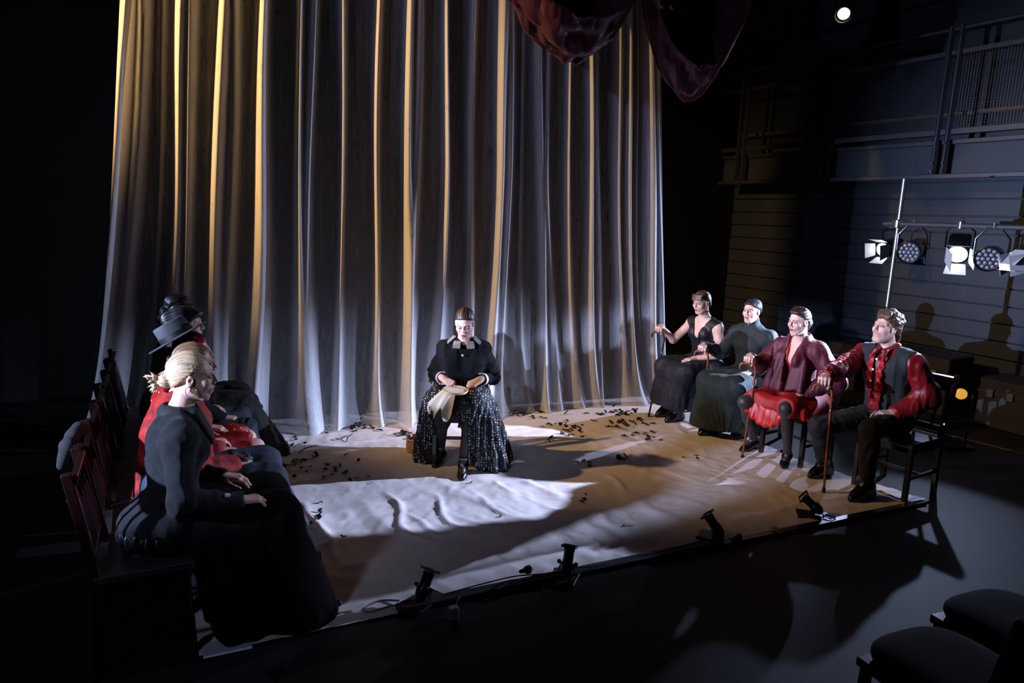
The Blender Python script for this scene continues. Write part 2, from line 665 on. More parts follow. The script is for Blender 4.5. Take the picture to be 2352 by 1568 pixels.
# position along the curtain, width, depth, drift towards the floor
FOLDS = [(-1.00, 0.05, 0.05, -0.10), (-0.92, 0.045, 0.07, -0.13), (-0.82, 0.04, 0.06, -0.05), (-0.54, 0.04, 0.075, 0.02), (-0.465, 0.035, 0.07, 0.02),
         (-0.24, 0.045, 0.085, 0.0), (-0.155, 0.03, 0.05, 0.03), (0.08, 0.052, 0.105, 0.0), (0.375, 0.032, 0.085, 0.03), (0.455, 0.035, 0.07, 0.06),
         (0.71, 0.024, 0.06, 0.05), (1.02, 0.024, 0.06, 0.0), (1.30, 0.035, 0.075, -0.03), (1.37, 0.03, 0.06, -0.06), (1.63, 0.032, 0.08, -0.10),
         (1.885, 0.03, 0.06, -0.06), (2.17, 0.05, 0.09, -0.20), (2.25, 0.03, 0.05, -0.12), (2.56, 0.03, 0.06, 0.06), (2.64, 0.022, 0.05, 0.10),
         (2.86, 0.026, 0.06, 0.04), (3.08, 0.04, 0.075, 0.02), (3.18, 0.026, 0.05, 0.0), (3.40, 0.04, 0.07, 0.03), (3.52, 0.035, 0.075, 0.03),
         (3.76, 0.05, 0.08, 0.0), (3.87, 0.03, 0.05, 0.02), (3.62, 0.018, 0.02, 0.0), (2.38, 0.02, 0.02, 0.0), (-0.68, 0.02, 0.02, 0.0)]
CMID, CK = 2.7, 0.036                       # the cloth draws in towards the top
ns, nz = 900, 96
ss = np.linspace(0, CL, ns)
zz = np.concatenate([np.linspace(0.0, 0.6, 30), np.linspace(0.64, 5.2, nz - 30)])
S, Z = np.meshgrid(ss, zz, indexing='ij')
off = np.zeros_like(S)
shift = np.zeros_like(S)
gather = np.zeros_like(S)
low = np.clip((2.4 - Z) / 2.4, 0, 1)
for i, (s0, wd, dp, dr) in enumerate(FOLDS):
    wig = 0.018 * np.sin(Z * (1.1 + 0.2 * (i % 4)) + i * 1.7)
    c = CMID + (S0 + s0 - CMID) / (1 - CK * 2.5) + dr * low ** 1.5 + wig
    wz = wd * 1.32 * (1 + 0.25 * np.sin(Z * 0.9 + i) + 0.9 * low ** 3 + 0.02)
    t = (S - c) / wz
    b = np.exp(-np.abs(t) ** 3 * 0.8)
    off += 1.3 * dp * np.exp(-1.15 * t * t) * (1 + 0.5 * low ** 2)
    gather = np.maximum(gather, b * min(1.0, dp / 0.06) / (1 + 1.2 * low ** 3))
    # omega shaped fold: pull the flanks under the roll
    shift += -0.22 * wz * t * np.exp(-t * t * 0.9) * np.clip(dp / 0.08, 0.3, 1) * 0.9
P3 = np.stack([S * 3, Z * 0.35, Z * 0], -1).reshape(-1, 3)
off += 0.006 * vnoise(P3 * V(0.7, 1, 1)).reshape(S.shape) + 0.0012 * vnoise(P3 * V(14, 2, 1)).reshape(S.shape)
flare = 0.30 * np.exp(-Z / 0.22) * (0.55 + 0.45 * vnoise(np.stack([S * 1.1, S * 0, S * 0], -1).reshape(-1, 3)).reshape(S.shape))
off += flare * 0.62
sp = S + shift
sp += -0.16 * np.exp(-Z / 0.5) * np.clip(1 - S / 1.0, 0, 1) + 0.05 * np.exp(-Z / 0.35) * np.sin(S * 9)
sp = CMID + (sp - CMID) * (1 - CK * Z)
X = CB0[0] + CD[0] * sp + CN[0] * off
Y = CB0[1] + CD[1] * sp + CN[1] * off
vv = np.stack([X, Y, Z + 0.016], -1).reshape(-1, 3)
ii = np.arange(ns * len(zz)).reshape(ns, len(zz))
qq = np.stack([ii[:-1, :-1], ii[1:, :-1], ii[1:, 1:], ii[:-1, 1:]], -1).reshape(-1, 4)
M_gauze = bpy.data.materials.new('white_gauze')
M_gauze.use_nodes = True
nt = M_gauze.node_tree
for n in list(nt.nodes):
    nt.nodes.remove(n)
N = nt.nodes.new
out = N('ShaderNodeOutputMaterial')
df = N('ShaderNodeBsdfDiffuse')
tl = N('ShaderNodeBsdfTranslucent')
tr = N('ShaderNodeBsdfTransparent')
m1 = N('ShaderNodeMixShader')
m2 = N('ShaderNodeMixShader')
tc = N('ShaderNodeTexCoord')
mp = N('ShaderNodeMapping')
mp.inputs['Scale'].default_value = (15, 15, 6)
nz1 = N('ShaderNodeTexNoise')
nz1.inputs['Scale'].default_value = 1.5
nz1.inputs['Detail'].default_value = 3
cr = N('ShaderNodeMapRange')
cr.inputs[1].default_value = 0.36
cr.inputs[2].default_value = 0.30
cr.inputs[3].default_value = 0.0
cr.inputs[4].default_value = 0.22
mixc = N('ShaderNodeMix')
mixc.data_type = 'RGBA'
mixc.inputs[6].default_value = (*lin((0.86, 0.86, 0.87)), 1)
mixc.inputs[7].default_value = (*lin((0.30, 0.28, 0.27)), 1)
L = nt.links.new
L(tc.outputs['Object'], mp.inputs[0])
L(mp.outputs[0], nz1.inputs['Vector'])
L(nz1.outputs[0], cr.inputs[0])
L(cr.outputs[0], mixc.inputs[0])
L(mixc.outputs[2], df.inputs[0])
L(mixc.outputs[2], tl.inputs[0])
m1.inputs[0].default_value = 0.16
L(df.outputs[0], m1.inputs[1])
L(tl.outputs[0], m1.inputs[2])
# thin cloth looks denser edge-on
lw = N('ShaderNodeLayerWeight')
lw.inputs[0].default_value = 0.35
mrw = N('ShaderNodeMapRange')
mrw.inputs[3].default_value = 0.36
mrw.inputs[4].default_value = 1.0
L(lw.outputs['Facing'], mrw.inputs[0])
L(mrw.outputs[0], m2.inputs[0])
L(tr.outputs[0], m2.inputs[1])
L(m1.outputs[0], m2.inputs[2])
L(m2.outputs[0], out.inputs[0])
# gathered cloth lies in several layers, so the folds are denser than the flat cloth between them
vc = N('ShaderNodeVertexColor')
vc.layer_name = 'col'
sx = N('ShaderNodeSeparateColor')
L(vc.outputs['Color'], sx.inputs[0])
mp2 = N('ShaderNodeMapping')
mp2.inputs['Scale'].default_value = (75, 75, 1.1)
th_ = N('ShaderNodeTexNoise')
th_.inputs['Scale'].default_value = 1.0
th_.inputs['Detail'].default_value = 3
L(tc.outputs['Object'], mp2.inputs[0])
L(mp2.outputs[0], th_.inputs['Vector'])
ga = N('ShaderNodeMapRange')
ga.inputs[3].default_value = 0.30
ga.inputs[4].default_value = 0.90
L(sx.outputs[0], ga.inputs[0])
tm = N('ShaderNodeMapRange')
tm.inputs[1].default_value = 0.3
tm.inputs[2].default_value = 0.7
tm.inputs[3].default_value = 0.86
tm.inputs[4].default_value = 1.1
L(th_.outputs[0], tm.inputs[0])
mu = N('ShaderNodeMath')
mu.operation = 'MULTIPLY'
L(ga.outputs[0], mu.inputs[0])
L(tm.outputs[0], mu.inputs[1])
ad = N('ShaderNodeMath')
ad.operation = 'ADD'
ad.use_clamp = True
mrw.inputs[3].default_value = 0.0
mrw.inputs[4].default_value = 0.65
L(mu.outputs[0], ad.inputs[0])
L(mrw.outputs[0], ad.inputs[1])
L(ad.outputs[0], m2.inputs[0])
cme = npmesh('gauze_curtain', vv, qq)
setcol(cme, np.repeat(gather.reshape(-1, 1), 3, 1))
cu = link('gauze_curtain', cme, None, M_gauze)
tag(cu, 'tall sheer white gauze curtain hanging in narrow folds behind the cloth', 'curtain')
# ------------------------------------------------------------------ people
def unit(v):
    v = np.array(v, float)
    return v / max(np.linalg.norm(v), 1e-9)


def frame(yaw, pitch=0.0, roll=0.0):
    """columns forward, left, up (degrees, pitch down positive)"""
    y, p, r = (math.radians(k) for k in (yaw, pitch, roll))
    f = V(math.cos(y) * math.cos(p), math.sin(y) * math.cos(p), -math.sin(p))
    l = V(-math.sin(y), math.cos(y), 0)
    u = np.cross(f, l)
    l, u = l * math.cos(r) + u * math.sin(r), u * math.cos(r) - l * math.sin(r)
    return np.stack([f, l, u], 1)


def ik(a, c, l1, l2, pole):
    d = c - a
    D = np.linalg.norm(d)
    if D > (l1 + l2) * 0.985:
        s = D / ((l1 + l2) * 0.985)
        l1, l2 = l1 * s, l2 * s
    u = d / D
    x = (l1 * l1 - l2 * l2 + D * D) / (2 * D)
    h = math.sqrt(max(l1 * l1 - x * x, 0))
    p = np.array(pole, float)
    p = unit(p - u * (p @ u))
    return a + u * x + p * h


def lp(a, b, t):
    return a + (b - a) * t


SKIN = lin((0.87, 0.70, 0.63))
LIPS = lin((0.62, 0.16, 0.20))


class Person:
    def __init__(s, label, pel, yaw, head, hyaw, hpitch=0, hroll=0, hs=0.95, male=False, sw=0.16, skin=SKIN,
                 lips=LIPS, brow=(0.03, 0.018, 0.012), z0=0.53, hipw=0.085, nbf=0.7):
        s.root = thing('person', label, 'person', (pel[0], pel[1], 0))
        s.o = V(pel[0], pel[1], 0)
        s.R = frame(yaw)
        s.f, s.l, s.u = s.R[:, 0], s.R[:, 1], s.R[:, 2]
        s.male, s.hs, s.skin, s.lips, s.brow = male, hs, skin, lips, brow
        s.pel = V(pel[0], pel[1], z0)
        s.hc = V(*head)
        s.RH = frame(hyaw, hpitch, hroll)
        base = s.H(-0.03, 0, -0.07)
        s.nb = V(lp(s.pel, base, nbf)[0], lp(s.pel, base, nbf)[1], head[2] - (0.175 if male else 0.158))
        s.S1 = lp(s.pel, s.nb, 0.36)
        s.S2 = lp(s.pel, s.nb, 0.70)
        s.sh = {+1: s.nb + s.l * sw - V(0, 0, 0.055 if male else 0.068), -1: s.nb - s.l * sw - V(0, 0, 0.055 if male else 0.068)}
        s.hip = {+1: s.pel + s.l * hipw, -1: s.pel - s.l * hipw}
        s.el, s.wr, s.kn, s.an, s.toe, s.hd = {}, {}, {}, {}, {}, {}
        s.sw = sw
        s.ua, s.fa = (0.29, 0.265) if male else (0.265, 0.24)

    def H(s, x, y, z):
        return s.hc + s.RH @ (V(x, y, z) * s.hs)

    def leg(s, side, kn, an, toe):
        s.kn[side], s.an[side], s.toe[side] = V(*kn), V(*an), V(*toe)

    def arm(s, side, wr, f, n, pose, pole=None):
        w = V(*wr)
        s.wr[side] = w
        pole = s.l * side * 0.6 - s.f * 0.5 + V(0, 0, -1) if pole is None else pole
        s.el[side] = ik(s.sh[side], w, s.ua, s.fa, pole)
        f = unit(f)
        n = np.array(n, float)
        n = unit(n - f * (n @ f))
        s.hd[side] = (f, n, pose)

    def bounds(s, pad=0.3, head=False):
        P = [s.pel, s.nb, *s.sh.values(), *s.el.values(), *s.wr.values(), *s.kn.values(), *s.an.values(), *s.toe.values()]
        lo, hi = np.min(P, 0) - pad, np.max(P, 0) + pad
        lo[2], hi[2] = -0.02, s.hc[2] + (0.2 if head else 0.05)
        return lo, hi

    # ---- primitives shared by the body and the clothes; g is how far a cloth stands off
    def p_torso(s, F, g=0.0, k=0.03, low=True):
        R = s.R
        w = 1.12 if s.male else 1.0
        q = s.sw / 0.16 * (0.93 if s.male else 1)
        if low:
            F.ell(s.pel + V(0, 0, 0.03), (0.115 + g, 0.16 + g, 0.12 + g), R, k)
        F.ell(s.S1, (0.092 * w + g, 0.128 * w + g, 0.15 + g), R, k * 1.5)
        F.ell(s.S2, (0.105 * w + g, 0.145 * q + g, 0.15 + g), R, k * 1.5)
        F.cap(s.sh[1], s.sh[-1], 0.05 * w + g, None, k)
        for d in (1, -1):
            F.cap(s.nb + V(0, 0, 0.0), s.sh[d], 0.042 * w + g, 0.044 * w + g, k)
            if not s.male:
                F.sph(s.S2 + s.f * 0.072 + s.l * 0.066 * d + V(0, 0, 0.005), 0.055 + g, k)
            else:
                F.sph(s.S2 + s.f * 0.05 + s.l * 0.07 * d + V(0, 0, 0.05), 0.07 + g, k)
        return F

    def p_arm(s, F, side, g=0.0, t=1.0, k=0.025, gw=None):
        w = 1.15 if s.male else 1.0
        gw = g if gw is None else gw
        a, e, c = s.sh[side], s.el[side], s.wr[side]
        if t > 0.5:
            m = lp(e, c, (t - 0.5) * 2)
            F.cap(a, e, 0.046 * w + g, 0.037 * w + (g + gw) / 2, k)
            F.cap(e, m, 0.037 * w + (g + gw) / 2, 0.024 * w + gw + 0.013 * (1 - t), k)
        else:
            F.cap(a, lp(a, e, t * 2), 0.046 * w + g, 0.040 * w + gw, k)
        return F

    def p_leg(s, F, side, g=0.0, k=0.03, foot=True, t=1.0):
        w = 1.06 if s.male else 1.0
        h, kn, an, to = s.hip[side], s.kn[side], s.an[side], s.toe[side]
        F.cap(h, kn, 0.078 * w + g, 0.049 * w + g, k)
        if t <= 0:
            return F
        e = lp(kn, an, t)
        F.cap(kn, e, 0.045 * w + g, (0.030 + 0.016 * (1 - t)) * w + g, k)
        if t > 0.5:
            back = unit(an - kn)
            b = unit(np.cross(np.cross(s.f, back), back))
            c = lp(kn, an, 0.30)
            F.ell(c - b * 0.0 - s.f * 0.014, (0.043 * w + g, 0.041 * w + g, 0.11), None, k)
        if foot:
            heel = an - unit(V(*(to - an)[:2], 0)) * 0.035 - V(0, 0, an[2] - 0.035 - 0.35 * max(an[2] - 0.1, 0))
            F.cap(an, heel, 0.029, 0.024, 0.015)
            F.cap(lp(an, heel, 0.5), lp(an, to, 0.62) - V(0, 0, 0.006), 0.025, 0.024, 0.015)
            F.cap(lp(an, to, 0.6) - V(0, 0, 0.006), to, 0.024, 0.014, 0.015)
        return F

    def p_hand(s, F, side):
        f, n, pose = s.hd[side]
        w = s.wr[side]
        sd = (np.cross(n, f)) * side      # towards the thumb
        sc = 1.1 if s.male else 0.98
        F.cap(w - f * 0.02, w + f * 0.015, 0.024 * sc, 0.022 * sc, 0.015)
        KN, DIRS = [], []
        offs = (0.031, 0.0105, -0.0105, -0.030)
        lens = (0.072, 0.080, 0.074, 0.058)
        up = (0.083, 0.088, 0.084, 0.076)
        curls = {'flat': ((8, 14, 10),) * 4, 'rest': ((22, 24, 16), (24, 26, 18), (26, 28, 18), (28, 28, 20)),
                 'grip': ((62, 88, 50),) * 4, 'pinch': ((50, 52, 24), (56, 56, 30), (60, 60, 34), (62, 62, 36)),
                 'drape': ((30, 12, 8), (34, 14, 8), (38, 16, 10), (40, 18, 12))}[pose]
        for i in range(4):
            kn = w + (f * up[i] + sd * offs[i]) * sc - n * (0.004 if i in (1, 2) else 0.001)
            F.cap(w + (f * 0.012 + sd * offs[i] * 0.5) * sc, kn, 0.0155 * sc, 0.0112 * sc, 0.012)
            d = unit(f + sd * offs[i] * (2.2 if pose in ('flat', 'rest', 'drape') else 0.4))
            p, ang = kn, 0.0
            r = (0.0092, 0.0095, 0.009, 0.008)[i] * sc
            for j, fr in enumerate((0.46, 0.30, 0.24)):
                ang += curls[i][j]
                a = math.radians(ang)
                dd = d * math.cos(a) + n * math.sin(a)
                q = p + dd * lens[i] * fr * sc
                F.cap(p, q, r, r * 0.9, 0.004 if j else 0.006)
                p, r = q, r * 0.9
        b = w + (f * 0.018 + sd * 0.018) * sc + n * 0.006
        if pose in ('grip', 'pinch'):
            m1 = b + unit(f * 0.55 + sd * 0.55 + n * 0.55) * 0.045 * sc
            m2 = m1 + unit(f * 0.75 - sd * 0.1 + n * 0.55) * 0.032 * sc
            m3 = m2 + unit(f * 0.75 - sd * 0.45 + n * 0.3) * 0.026 * sc
        else:
            m1 = b + unit(f * 0.62 + sd * 0.72 + n * 0.2) * 0.045 * sc
            m2 = m1 + unit(f * 0.85 + sd * 0.45 + n * 0.15) * 0.032 * sc
            m3 = m2 + unit(f * 0.95 + sd * 0.2 + n * 0.15) * 0.025 * sc
        F.cap(b, m1, 0.0155 * sc, 0.0125 * sc, 0.012)
        F.cap(m1, m2, 0.0118 * sc, 0.0105 * sc, 0.005)
        F.cap(m2, m3, 0.0105 * sc, 0.0085 * sc, 0.004)
        return F

    def p_neck(s, F, g=0.0):
        w = 1.14 if s.male else 1.0
        F.cap(s.nb - V(0, 0, 0.05), s.H(-0.026, 0, -0.04), 0.051 * w + g, 0.045 * w + g, 0.035)
        return F

    def p_head(s, F):
        H, R, q = s.H, s.RH, s.hs
        m = s.male
        E = lambda c, r, k=0.02, cut=False: F.ell(H(*c), np.array(r) * q, R, k * q, cut)
        S = lambda c, r, k=0.02, cut=False: F.sph(H(*c), r * q, k * q, cut)
        C = lambda a, b, r, r2=None, k=0.02, cut=False: F.cap(H(*a), H(*b), r * q, (r2 or r) * q, k * q, cut)
        E((-0.014, 0, 0.036), (0.093, 0.074, 0.083))
        E((0.022, 0, -0.034), (0.066, 0.059, 0.082), 0.03)
        C((0.064, -0.011, -0.101), (0.064, 0.011, -0.101), 0.021 if m else 0.0155, None, 0.025)
        for d in (1, -1):
            C((-0.002, 0.052 * d, -0.05), (0.05, 0.022 * d, -0.097), 0.021 if m else 0.017, None, 0.03)
            S((0.058, 0.037 * d, -0.023), 0.025, 0.03)
            C((0.081, 0.012 * d, 0.026), (0.063, 0.046 * d, 0.027), 0.0110 if m else 0.0070, None, 0.015)
        for d in (1, -1):
            E((0.099, 0.032 * d, 0.005), (0.020, 0.018, 0.0125), 0.012, True)
        C((0.089, 0, 0.022), (0.110, 0, -0.024), 0.0082 if m else 0.0062, 0.0112 if m else 0.0088, 0.012)
        for d in (1, -1):
            S((0.098, 0.0115 * d, -0.030), 0.0085, 0.007)
            S((0.107, 0.006 * d, -0.036), 0.003, 0.004, True)
        E((0.079, 0, -0.062), (0.020, 0.028, 0.024), 0.016)
        C((0.0965, -0.011, -0.0535), (0.0965, 0.011, -0.0535), 0.0058, None, 0.006)
        for d in (1, -1):
            C((0.0965, 0.009 * d, -0.0535), (0.088, 0.023 * d, -0.0575), 0.005, 0.003, 0.005)
            C((0.0945, 0.006 * d, -0.0665), (0.087, 0.021 * d, -0.060), 0.0062, 0.003, 0.005)
            S((0.0785, 0.0315 * d, 0.004), 0.0128, 0.0025)
            C((0.0885, 0.020 * d, 0.0105), (0.0825, 0.043 * d, 0.0095), 0.0036, 0.003, 0.004)
            E((-0.006, 0.075 * d, -0.008), (0.017, 0.0085, 0.031), 0.006)
            S((-0.001, 0.086 * d, -0.004), 0.0105, 0.006, True)
        C((0.104, -0.02, -0.0600), (0.104, 0.02, -0.0600), 0.0016, None, 0.004, True)
        return F

    def head_colors(s, v):
        p = ((v - s.hc) @ s.RH) / s.hs
        x, y, z = p.T
        ay = np.abs(y)
        c = np.tile(np.array(s.skin), (len(v), 1))
        n = vnoise(v * 60) * 0.04 + vnoise(v * 17) * 0.05
        c = c * (1 + n[:, None])
        ch = np.exp(-(((ay - 0.04) / 0.02) ** 2 + ((z + 0.028) / 0.02) ** 2)) * (x > 0.03)
        c = c * (1 - ch[:, None] * V(0.02, 0.2, 0.18))

        def put(mask, col):
            mask = np.clip(mask, 0, 1)[:, None]
            np.copyto(c, c * (1 - mask) + np.array(col) * mask)
        if s.male:
            jaw = np.clip((-z - 0.04 + 0.35 * np.maximum(0.02 - x, 0)) / 0.02, 0, 1) * (x > -0.02) * (z > -0.135) * 0.30
            must = np.exp(-(((z + 0.046) / 0.006) ** 2)) * (ay < 0.032) * (x > 0.07) * 0.55
            put(np.maximum(jaw * (0.7 + 0.5 * vnoise(v * 260)), must), lin((0.42, 0.28, 0.20)))
        arch = 0.026 - 9 * (ay - 0.028) ** 2
        put(np.clip(1.6 - np.abs(z - arch) / 0.0027, 0, 1) * (ay > 0.010) * (ay < 0.052) * (x > 0.045), s.brow)
        lid = np.clip(1.4 - ((ay - 0.0315) / 0.021) ** 4 - ((z - 0.006) / 0.0098) ** 2, 0, 1) * (x > 0.06)
        put(lid * 0.65, V(0.05, 0.03, 0.03))
        if not getattr(s, 'closed', False):
            eye = ((ay - 0.0315) / 0.0125) ** 2 + ((z - 0.003) / 0.0048) ** 2 < 1
            put(eye * (x > 0.06) * 1.0, lin((0.80, 0.79, 0.78)))
            iris = ((ay - 0.0315) / 0.0062) ** 2 + ((z - 0.0035) / 0.0056) ** 2 < 1
            put((iris & eye) * (x > 0.06) * 1.0, V(0.02, 0.018, 0.02))
        lm = ((ay / 0.0215) ** 2 + ((z + 0.0605) / 0.0100) ** 2 < 1) * (x > 0.075)
        put(lm * (0.95 if not s.male else 0.5), s.lips)
        nos = ((ay - 0.006) ** 2 + (z + 0.0375) ** 2 < 0.0032 ** 2) * (x > 0.09)
        put(nos * 0.7, V(0.06, 0.02, 0.02))
        return c

    def build_body(s, skin_m, h=0.0105, hh=0.0028):
        lo, hi = s.bounds(0.14)
        lo[2] = -0.01
        F = Field(lo, hi, h)
        s.p_torso(F)
        s.p_neck(F)
        for d in (1, -1):
            s.p_arm(F, d)
            s.p_leg(F, d)
        parts = []
        v, q = F.nets()
        parts.append((v, q, np.tile(np.array(s.skin), (len(v), 1))))
        r = 0.155 * s.hs
        F = Field(s.hc - r - V(0, 0, 0.03), s.hc + r, hh)
        s.p_torso(F)
        s.p_neck(F)
        s.p_head(F)
        v, q = F.nets()
        parts.append((v, q, s.head_colors(v)))
        for d in (1, -1):
            if d not in s.hd:
                continue
            f, n, pose = s.hd[d]
            c = s.wr[d] + f * 0.075
            F = Field(c - 0.15, c + 0.15, hh)
            s.p_arm(F, d)
            s.p_hand(F, d)
            v, q = F.nets()
            nn = vnoise(v * 40) * 0.05
            col = np.tile(np.array(s.skin), (len(v), 1)) * (1 + nn[:, None])
            parts.append((v, q, col))
        n = 0
        vs, qs, cs = [], [], []
        for v, q, c in parts:
            vs.append(v)
            qs.append(q + n)
            cs.append(c)
            n += len(v)
        v = np.concatenate(vs) - s.o
        me = npmesh('body', v, np.concatenate(qs))
        setcol(me, np.concatenate(cs))
        return link('body', me, s.root, skin_m)

    def fin(s, name, F, m, disp=None, parent=None, label=None, smooth=True):
        v, q = F.nets()
        if disp is not None:
            n = F.normals(v)
            v = v + n * np.asarray(disp(v))[:, None]
        o = link(name, npmesh(name, v - s.o, q, smooth), parent or s.root, m)
        if label:
            o['label'] = label
        return o

    def mbfin(s, name, mb, m, parent=None, smooth=True, label=None):
        mb.v = [tuple(np.array(p) - s.o) for p in mb.v]
        o = mb.build(name, m, parent or s.root, smooth)
        if label:
            o['label'] = label
        return o

    # ---- garments
    def top(s, name, m, g=0.016, sleeve=1.0, gw=None, hem=0.5, neck=0.058, h=0.009, fold=0.006, fs=(15, 15, 5), low=True,
            vcut=None, extra=None, sleeves=(1, -1), seed=0.0, label=None, cuff_trim=0.012):
        lo, hi = s.bounds(0.18)
        lo[2] = hem - 0.08
        F = Field(lo, hi, h)
        s.p_torso(F, g, 0.035, low)
        for d in sleeves:
            if sleeve > 0:
                s.p_arm(F, d, g, sleeve, 0.03, gw)
        if extra:
            extra(F)
        F.plane_cut((0, 0, hem), (0, 0, -1), 0.01)
        for d in (1, -1):
            if d in sleeves and sleeve >= 1:
                f = unit(s.wr[d] - s.el[d])
                e = s.wr[d] + f * cuff_trim
                F.cap(e + f * 0.07, e + f * 0.10, 0.07, 0.08, 0.006, True)
        if neck:
            F.cap(s.nb + V(0, 0, 0.035 + g), s.H(-0.02, 0, 0.02), neck, neck * 1.5, 0.01, True)
        if vcut:
            vcut(F)
        sh = V(seed, seed * 1.7, seed * 0.6)
        k = np.array(fs, float)

        def disp(v):
            p = ((v - s.o) @ s.R) * k + sh
            return fold * (ridge(p + 0.6 * vnoise(p * 0.7)[:, None]) - 0.4) + fold * 0.35 * vnoise(p * 3.1)
        return s.fin(name, F, m, disp, label=label)

    def skirt(s, name, m, hem=0.05, g=0.02, flare=0.05, k=0.09, h=0.010, fold=0.010, nf=15, drop=True, mid=True, seed=0.0,
              label=None, sides=(1, -1), back=True, lapz=0.0):
        lo, hi = s.bounds(0.24)
        hi[2] = 0.85
        lo[2] = min(hem - 0.03, -0.0) if hem < 0.1 else hem - 0.05
        F = Field(lo, hi, h)
        F.ell(s.pel + V(0, 0, 0.04), (0.115 + g, 0.165 + g, 0.13 + g), s.R, 0.04)
        pts = {}
        for d in sides:
            kn = s.kn[d] + V(0, 0, 0.005)
            ft = V(s.an[d][0], s.an[d][1], hem)
            ft = ft + s.f * 0.03 + s.l * d * flare * 0.5
            F.cap(s.hip[d], kn, 0.088 + g, 0.058 + g, 0.05)
            F.cap(kn, ft, 0.058 + g, 0.075 + g + flare, k)
            pts[d] = (kn, ft)
            if drop:
                for t in (0.35, 0.7):
                    a = lp(s.hip[d], kn, t)
                    b = V(*(lp(s.hip[d], ft, t + 0.12)[:2]), hem) + s.l * d * (0.03 + flare * 0.6)
                    F.cap(a, b, 0.07 + g, 0.05 + g + flare * 0.6, k)
        if mid and len(sides) == 2:
            a = (s.kn[1] + s.kn[-1]) / 2
            b = (pts[1][1] + pts[-1][1]) / 2
            for t in (0.3, 0.65, 1.0):
                F.cap(lp(s.pel, s.kn[1], t) + V(0, 0, lapz), lp(s.pel, s.kn[-1], t) + V(0, 0, lapz), 0.055 + g, None, 0.05)
            F.cap(a - V(0, 0, 0.02), b, 0.05 + g, 0.06 + g + flare, k)
            if drop:
                c = lp(s.pel, a, 0.4)
                F.cap(c, V(*lp(s.pel, b, 0.45)[:2], hem), 0.08 + g, 0.10 + g, k)
        F.plane_cut((0, 0, hem), (0, 0, -1), 0.004)
        cx, cy = ((s.pel + s.kn.get(1, s.pel) + s.kn.get(-1, s.pel)) / 3)[:2]
        ztop = 0.56

        def disp(v):
            a = np.arctan2(v[:, 1] - cy, v[:, 0] - cx)
            w = np.clip((ztop - v[:, 2]) / 0.35, 0.12, 1.0)
            q = np.stack([np.cos(a) * nf / 3.1, np.sin(a) * nf / 3.1, v[:, 2] * 1.6 + seed], 1)
            r = v * 14 + seed
            return fold * w * vnoise(q * 1.6) * 1.3 + fold * 0.35 * ridge(r)
        return s.fin(name, F, m, disp, label=label)

    def trousers(s, m, g=0.016, fold=0.006):
        lo, hi = s.bounds(0.16)
        hi[2] = 0.8
        F = Field(lo, hi, 0.009)
        F.ell(s.pel + V(0, 0, 0.04), (0.118 + g, 0.16 + g, 0.125 + g), s.R, 0.03)
        for d in (1, -1):
            s.p_leg(F, d, g, 0.03, False, 0.93)
        F.plane_cut((0, 0, s.pel[2] + 0.16), (0, 0, 1), 0.0)

        def disp(v):
            p = (v - s.o) * V(17, 17, 11)
            return fold * (ridge(p + vnoise(p * .6)[:, None]) - 0.3)
        return s.fin('trousers', F, m, disp)

    def stockings(s, m, g=0.003, label=None):
        lo, hi = s.bounds(0.12)
        hi[2] = 0.66
        F = Field(lo, hi, 0.007)
        for d in (1, -1):
            s.p_leg(F, d, g)
        return s.fin('stockings', F, m, label=label)

    def shoe(s, side, m, boot=0.0, heel=0.05, strap=None, pointed=0.0, name='shoe'):
        an, to = s.an[side], s.toe[side]
        d = unit(V(*(to - an)[:2], 0))
        hl = V(*an[:2], 0) - d * 0.035
        zf = max(0.012, an[2] - 0.085)
        heelz = max(0.03, an[2] - 0.045)
        ball = lp(V(*an[:2], 0), V(*to[:2], 0), 0.68)
        lo = np.minimum.reduce([hl, to, an]) - 0.09
        hi = np.maximum.reduce([hl, to, an]) + 0.09
        lo[2] = -0.004
        hi[2] = max(hi[2], boot + 0.03)
        F = Field(lo, hi, 0.0045)
        F.cap(hl + V(0, 0, heelz), lp(an, hl, 0.3) + V(0, 0, 0), 0.036, 0.036, 0.02)
        F.cap(hl + V(0, 0, heelz), ball + V(0, 0, 0.033), 0.034, 0.036, 0.03)
        F.cap(ball + V(0, 0, 0.032), V(*to[:2], 0.026) + d * pointed, 0.034, 0.018 if pointed else 0.026, 0.02)
        if boot:
            up = lp(an, s.kn[side], (boot - an[2]) / max(s.kn[side][2] - an[2], 0.1))
            F.cap(an, up, 0.047, 0.060, 0.03)
            F.cap(an, ball + V(0, 0, 0.045), 0.050, 0.040, 0.03)
            F.cap(an, hl + V(0, 0, 0.04), 0.05, 0.045, 0.03)
            F.plane_cut((0, 0, boot), (0, 0, 1))
        else:
            F.cap(an + V(0, 0, 0.012) + d * 0.03, an + V(0, 0, 0.06) + d * 0.03, 0.036, 0.055, 0.01, True)
        F.cap(hl + V(0, 0, heelz - 0.03) - d * 0.004, hl + V(0, 0, 0.0), 0.016 if heel > 0.04 else 0.03, 0.013 if heel > 0.04 else 0.03, 0.012)
        F.cap(ball + V(0, 0, 0.006), V(*to[:2], 0.006), 0.03, 0.02, 0.01)
        F.plane_cut((0, 0, 0.001), (0, 0, -1))
        o = s.fin(name, F, m)
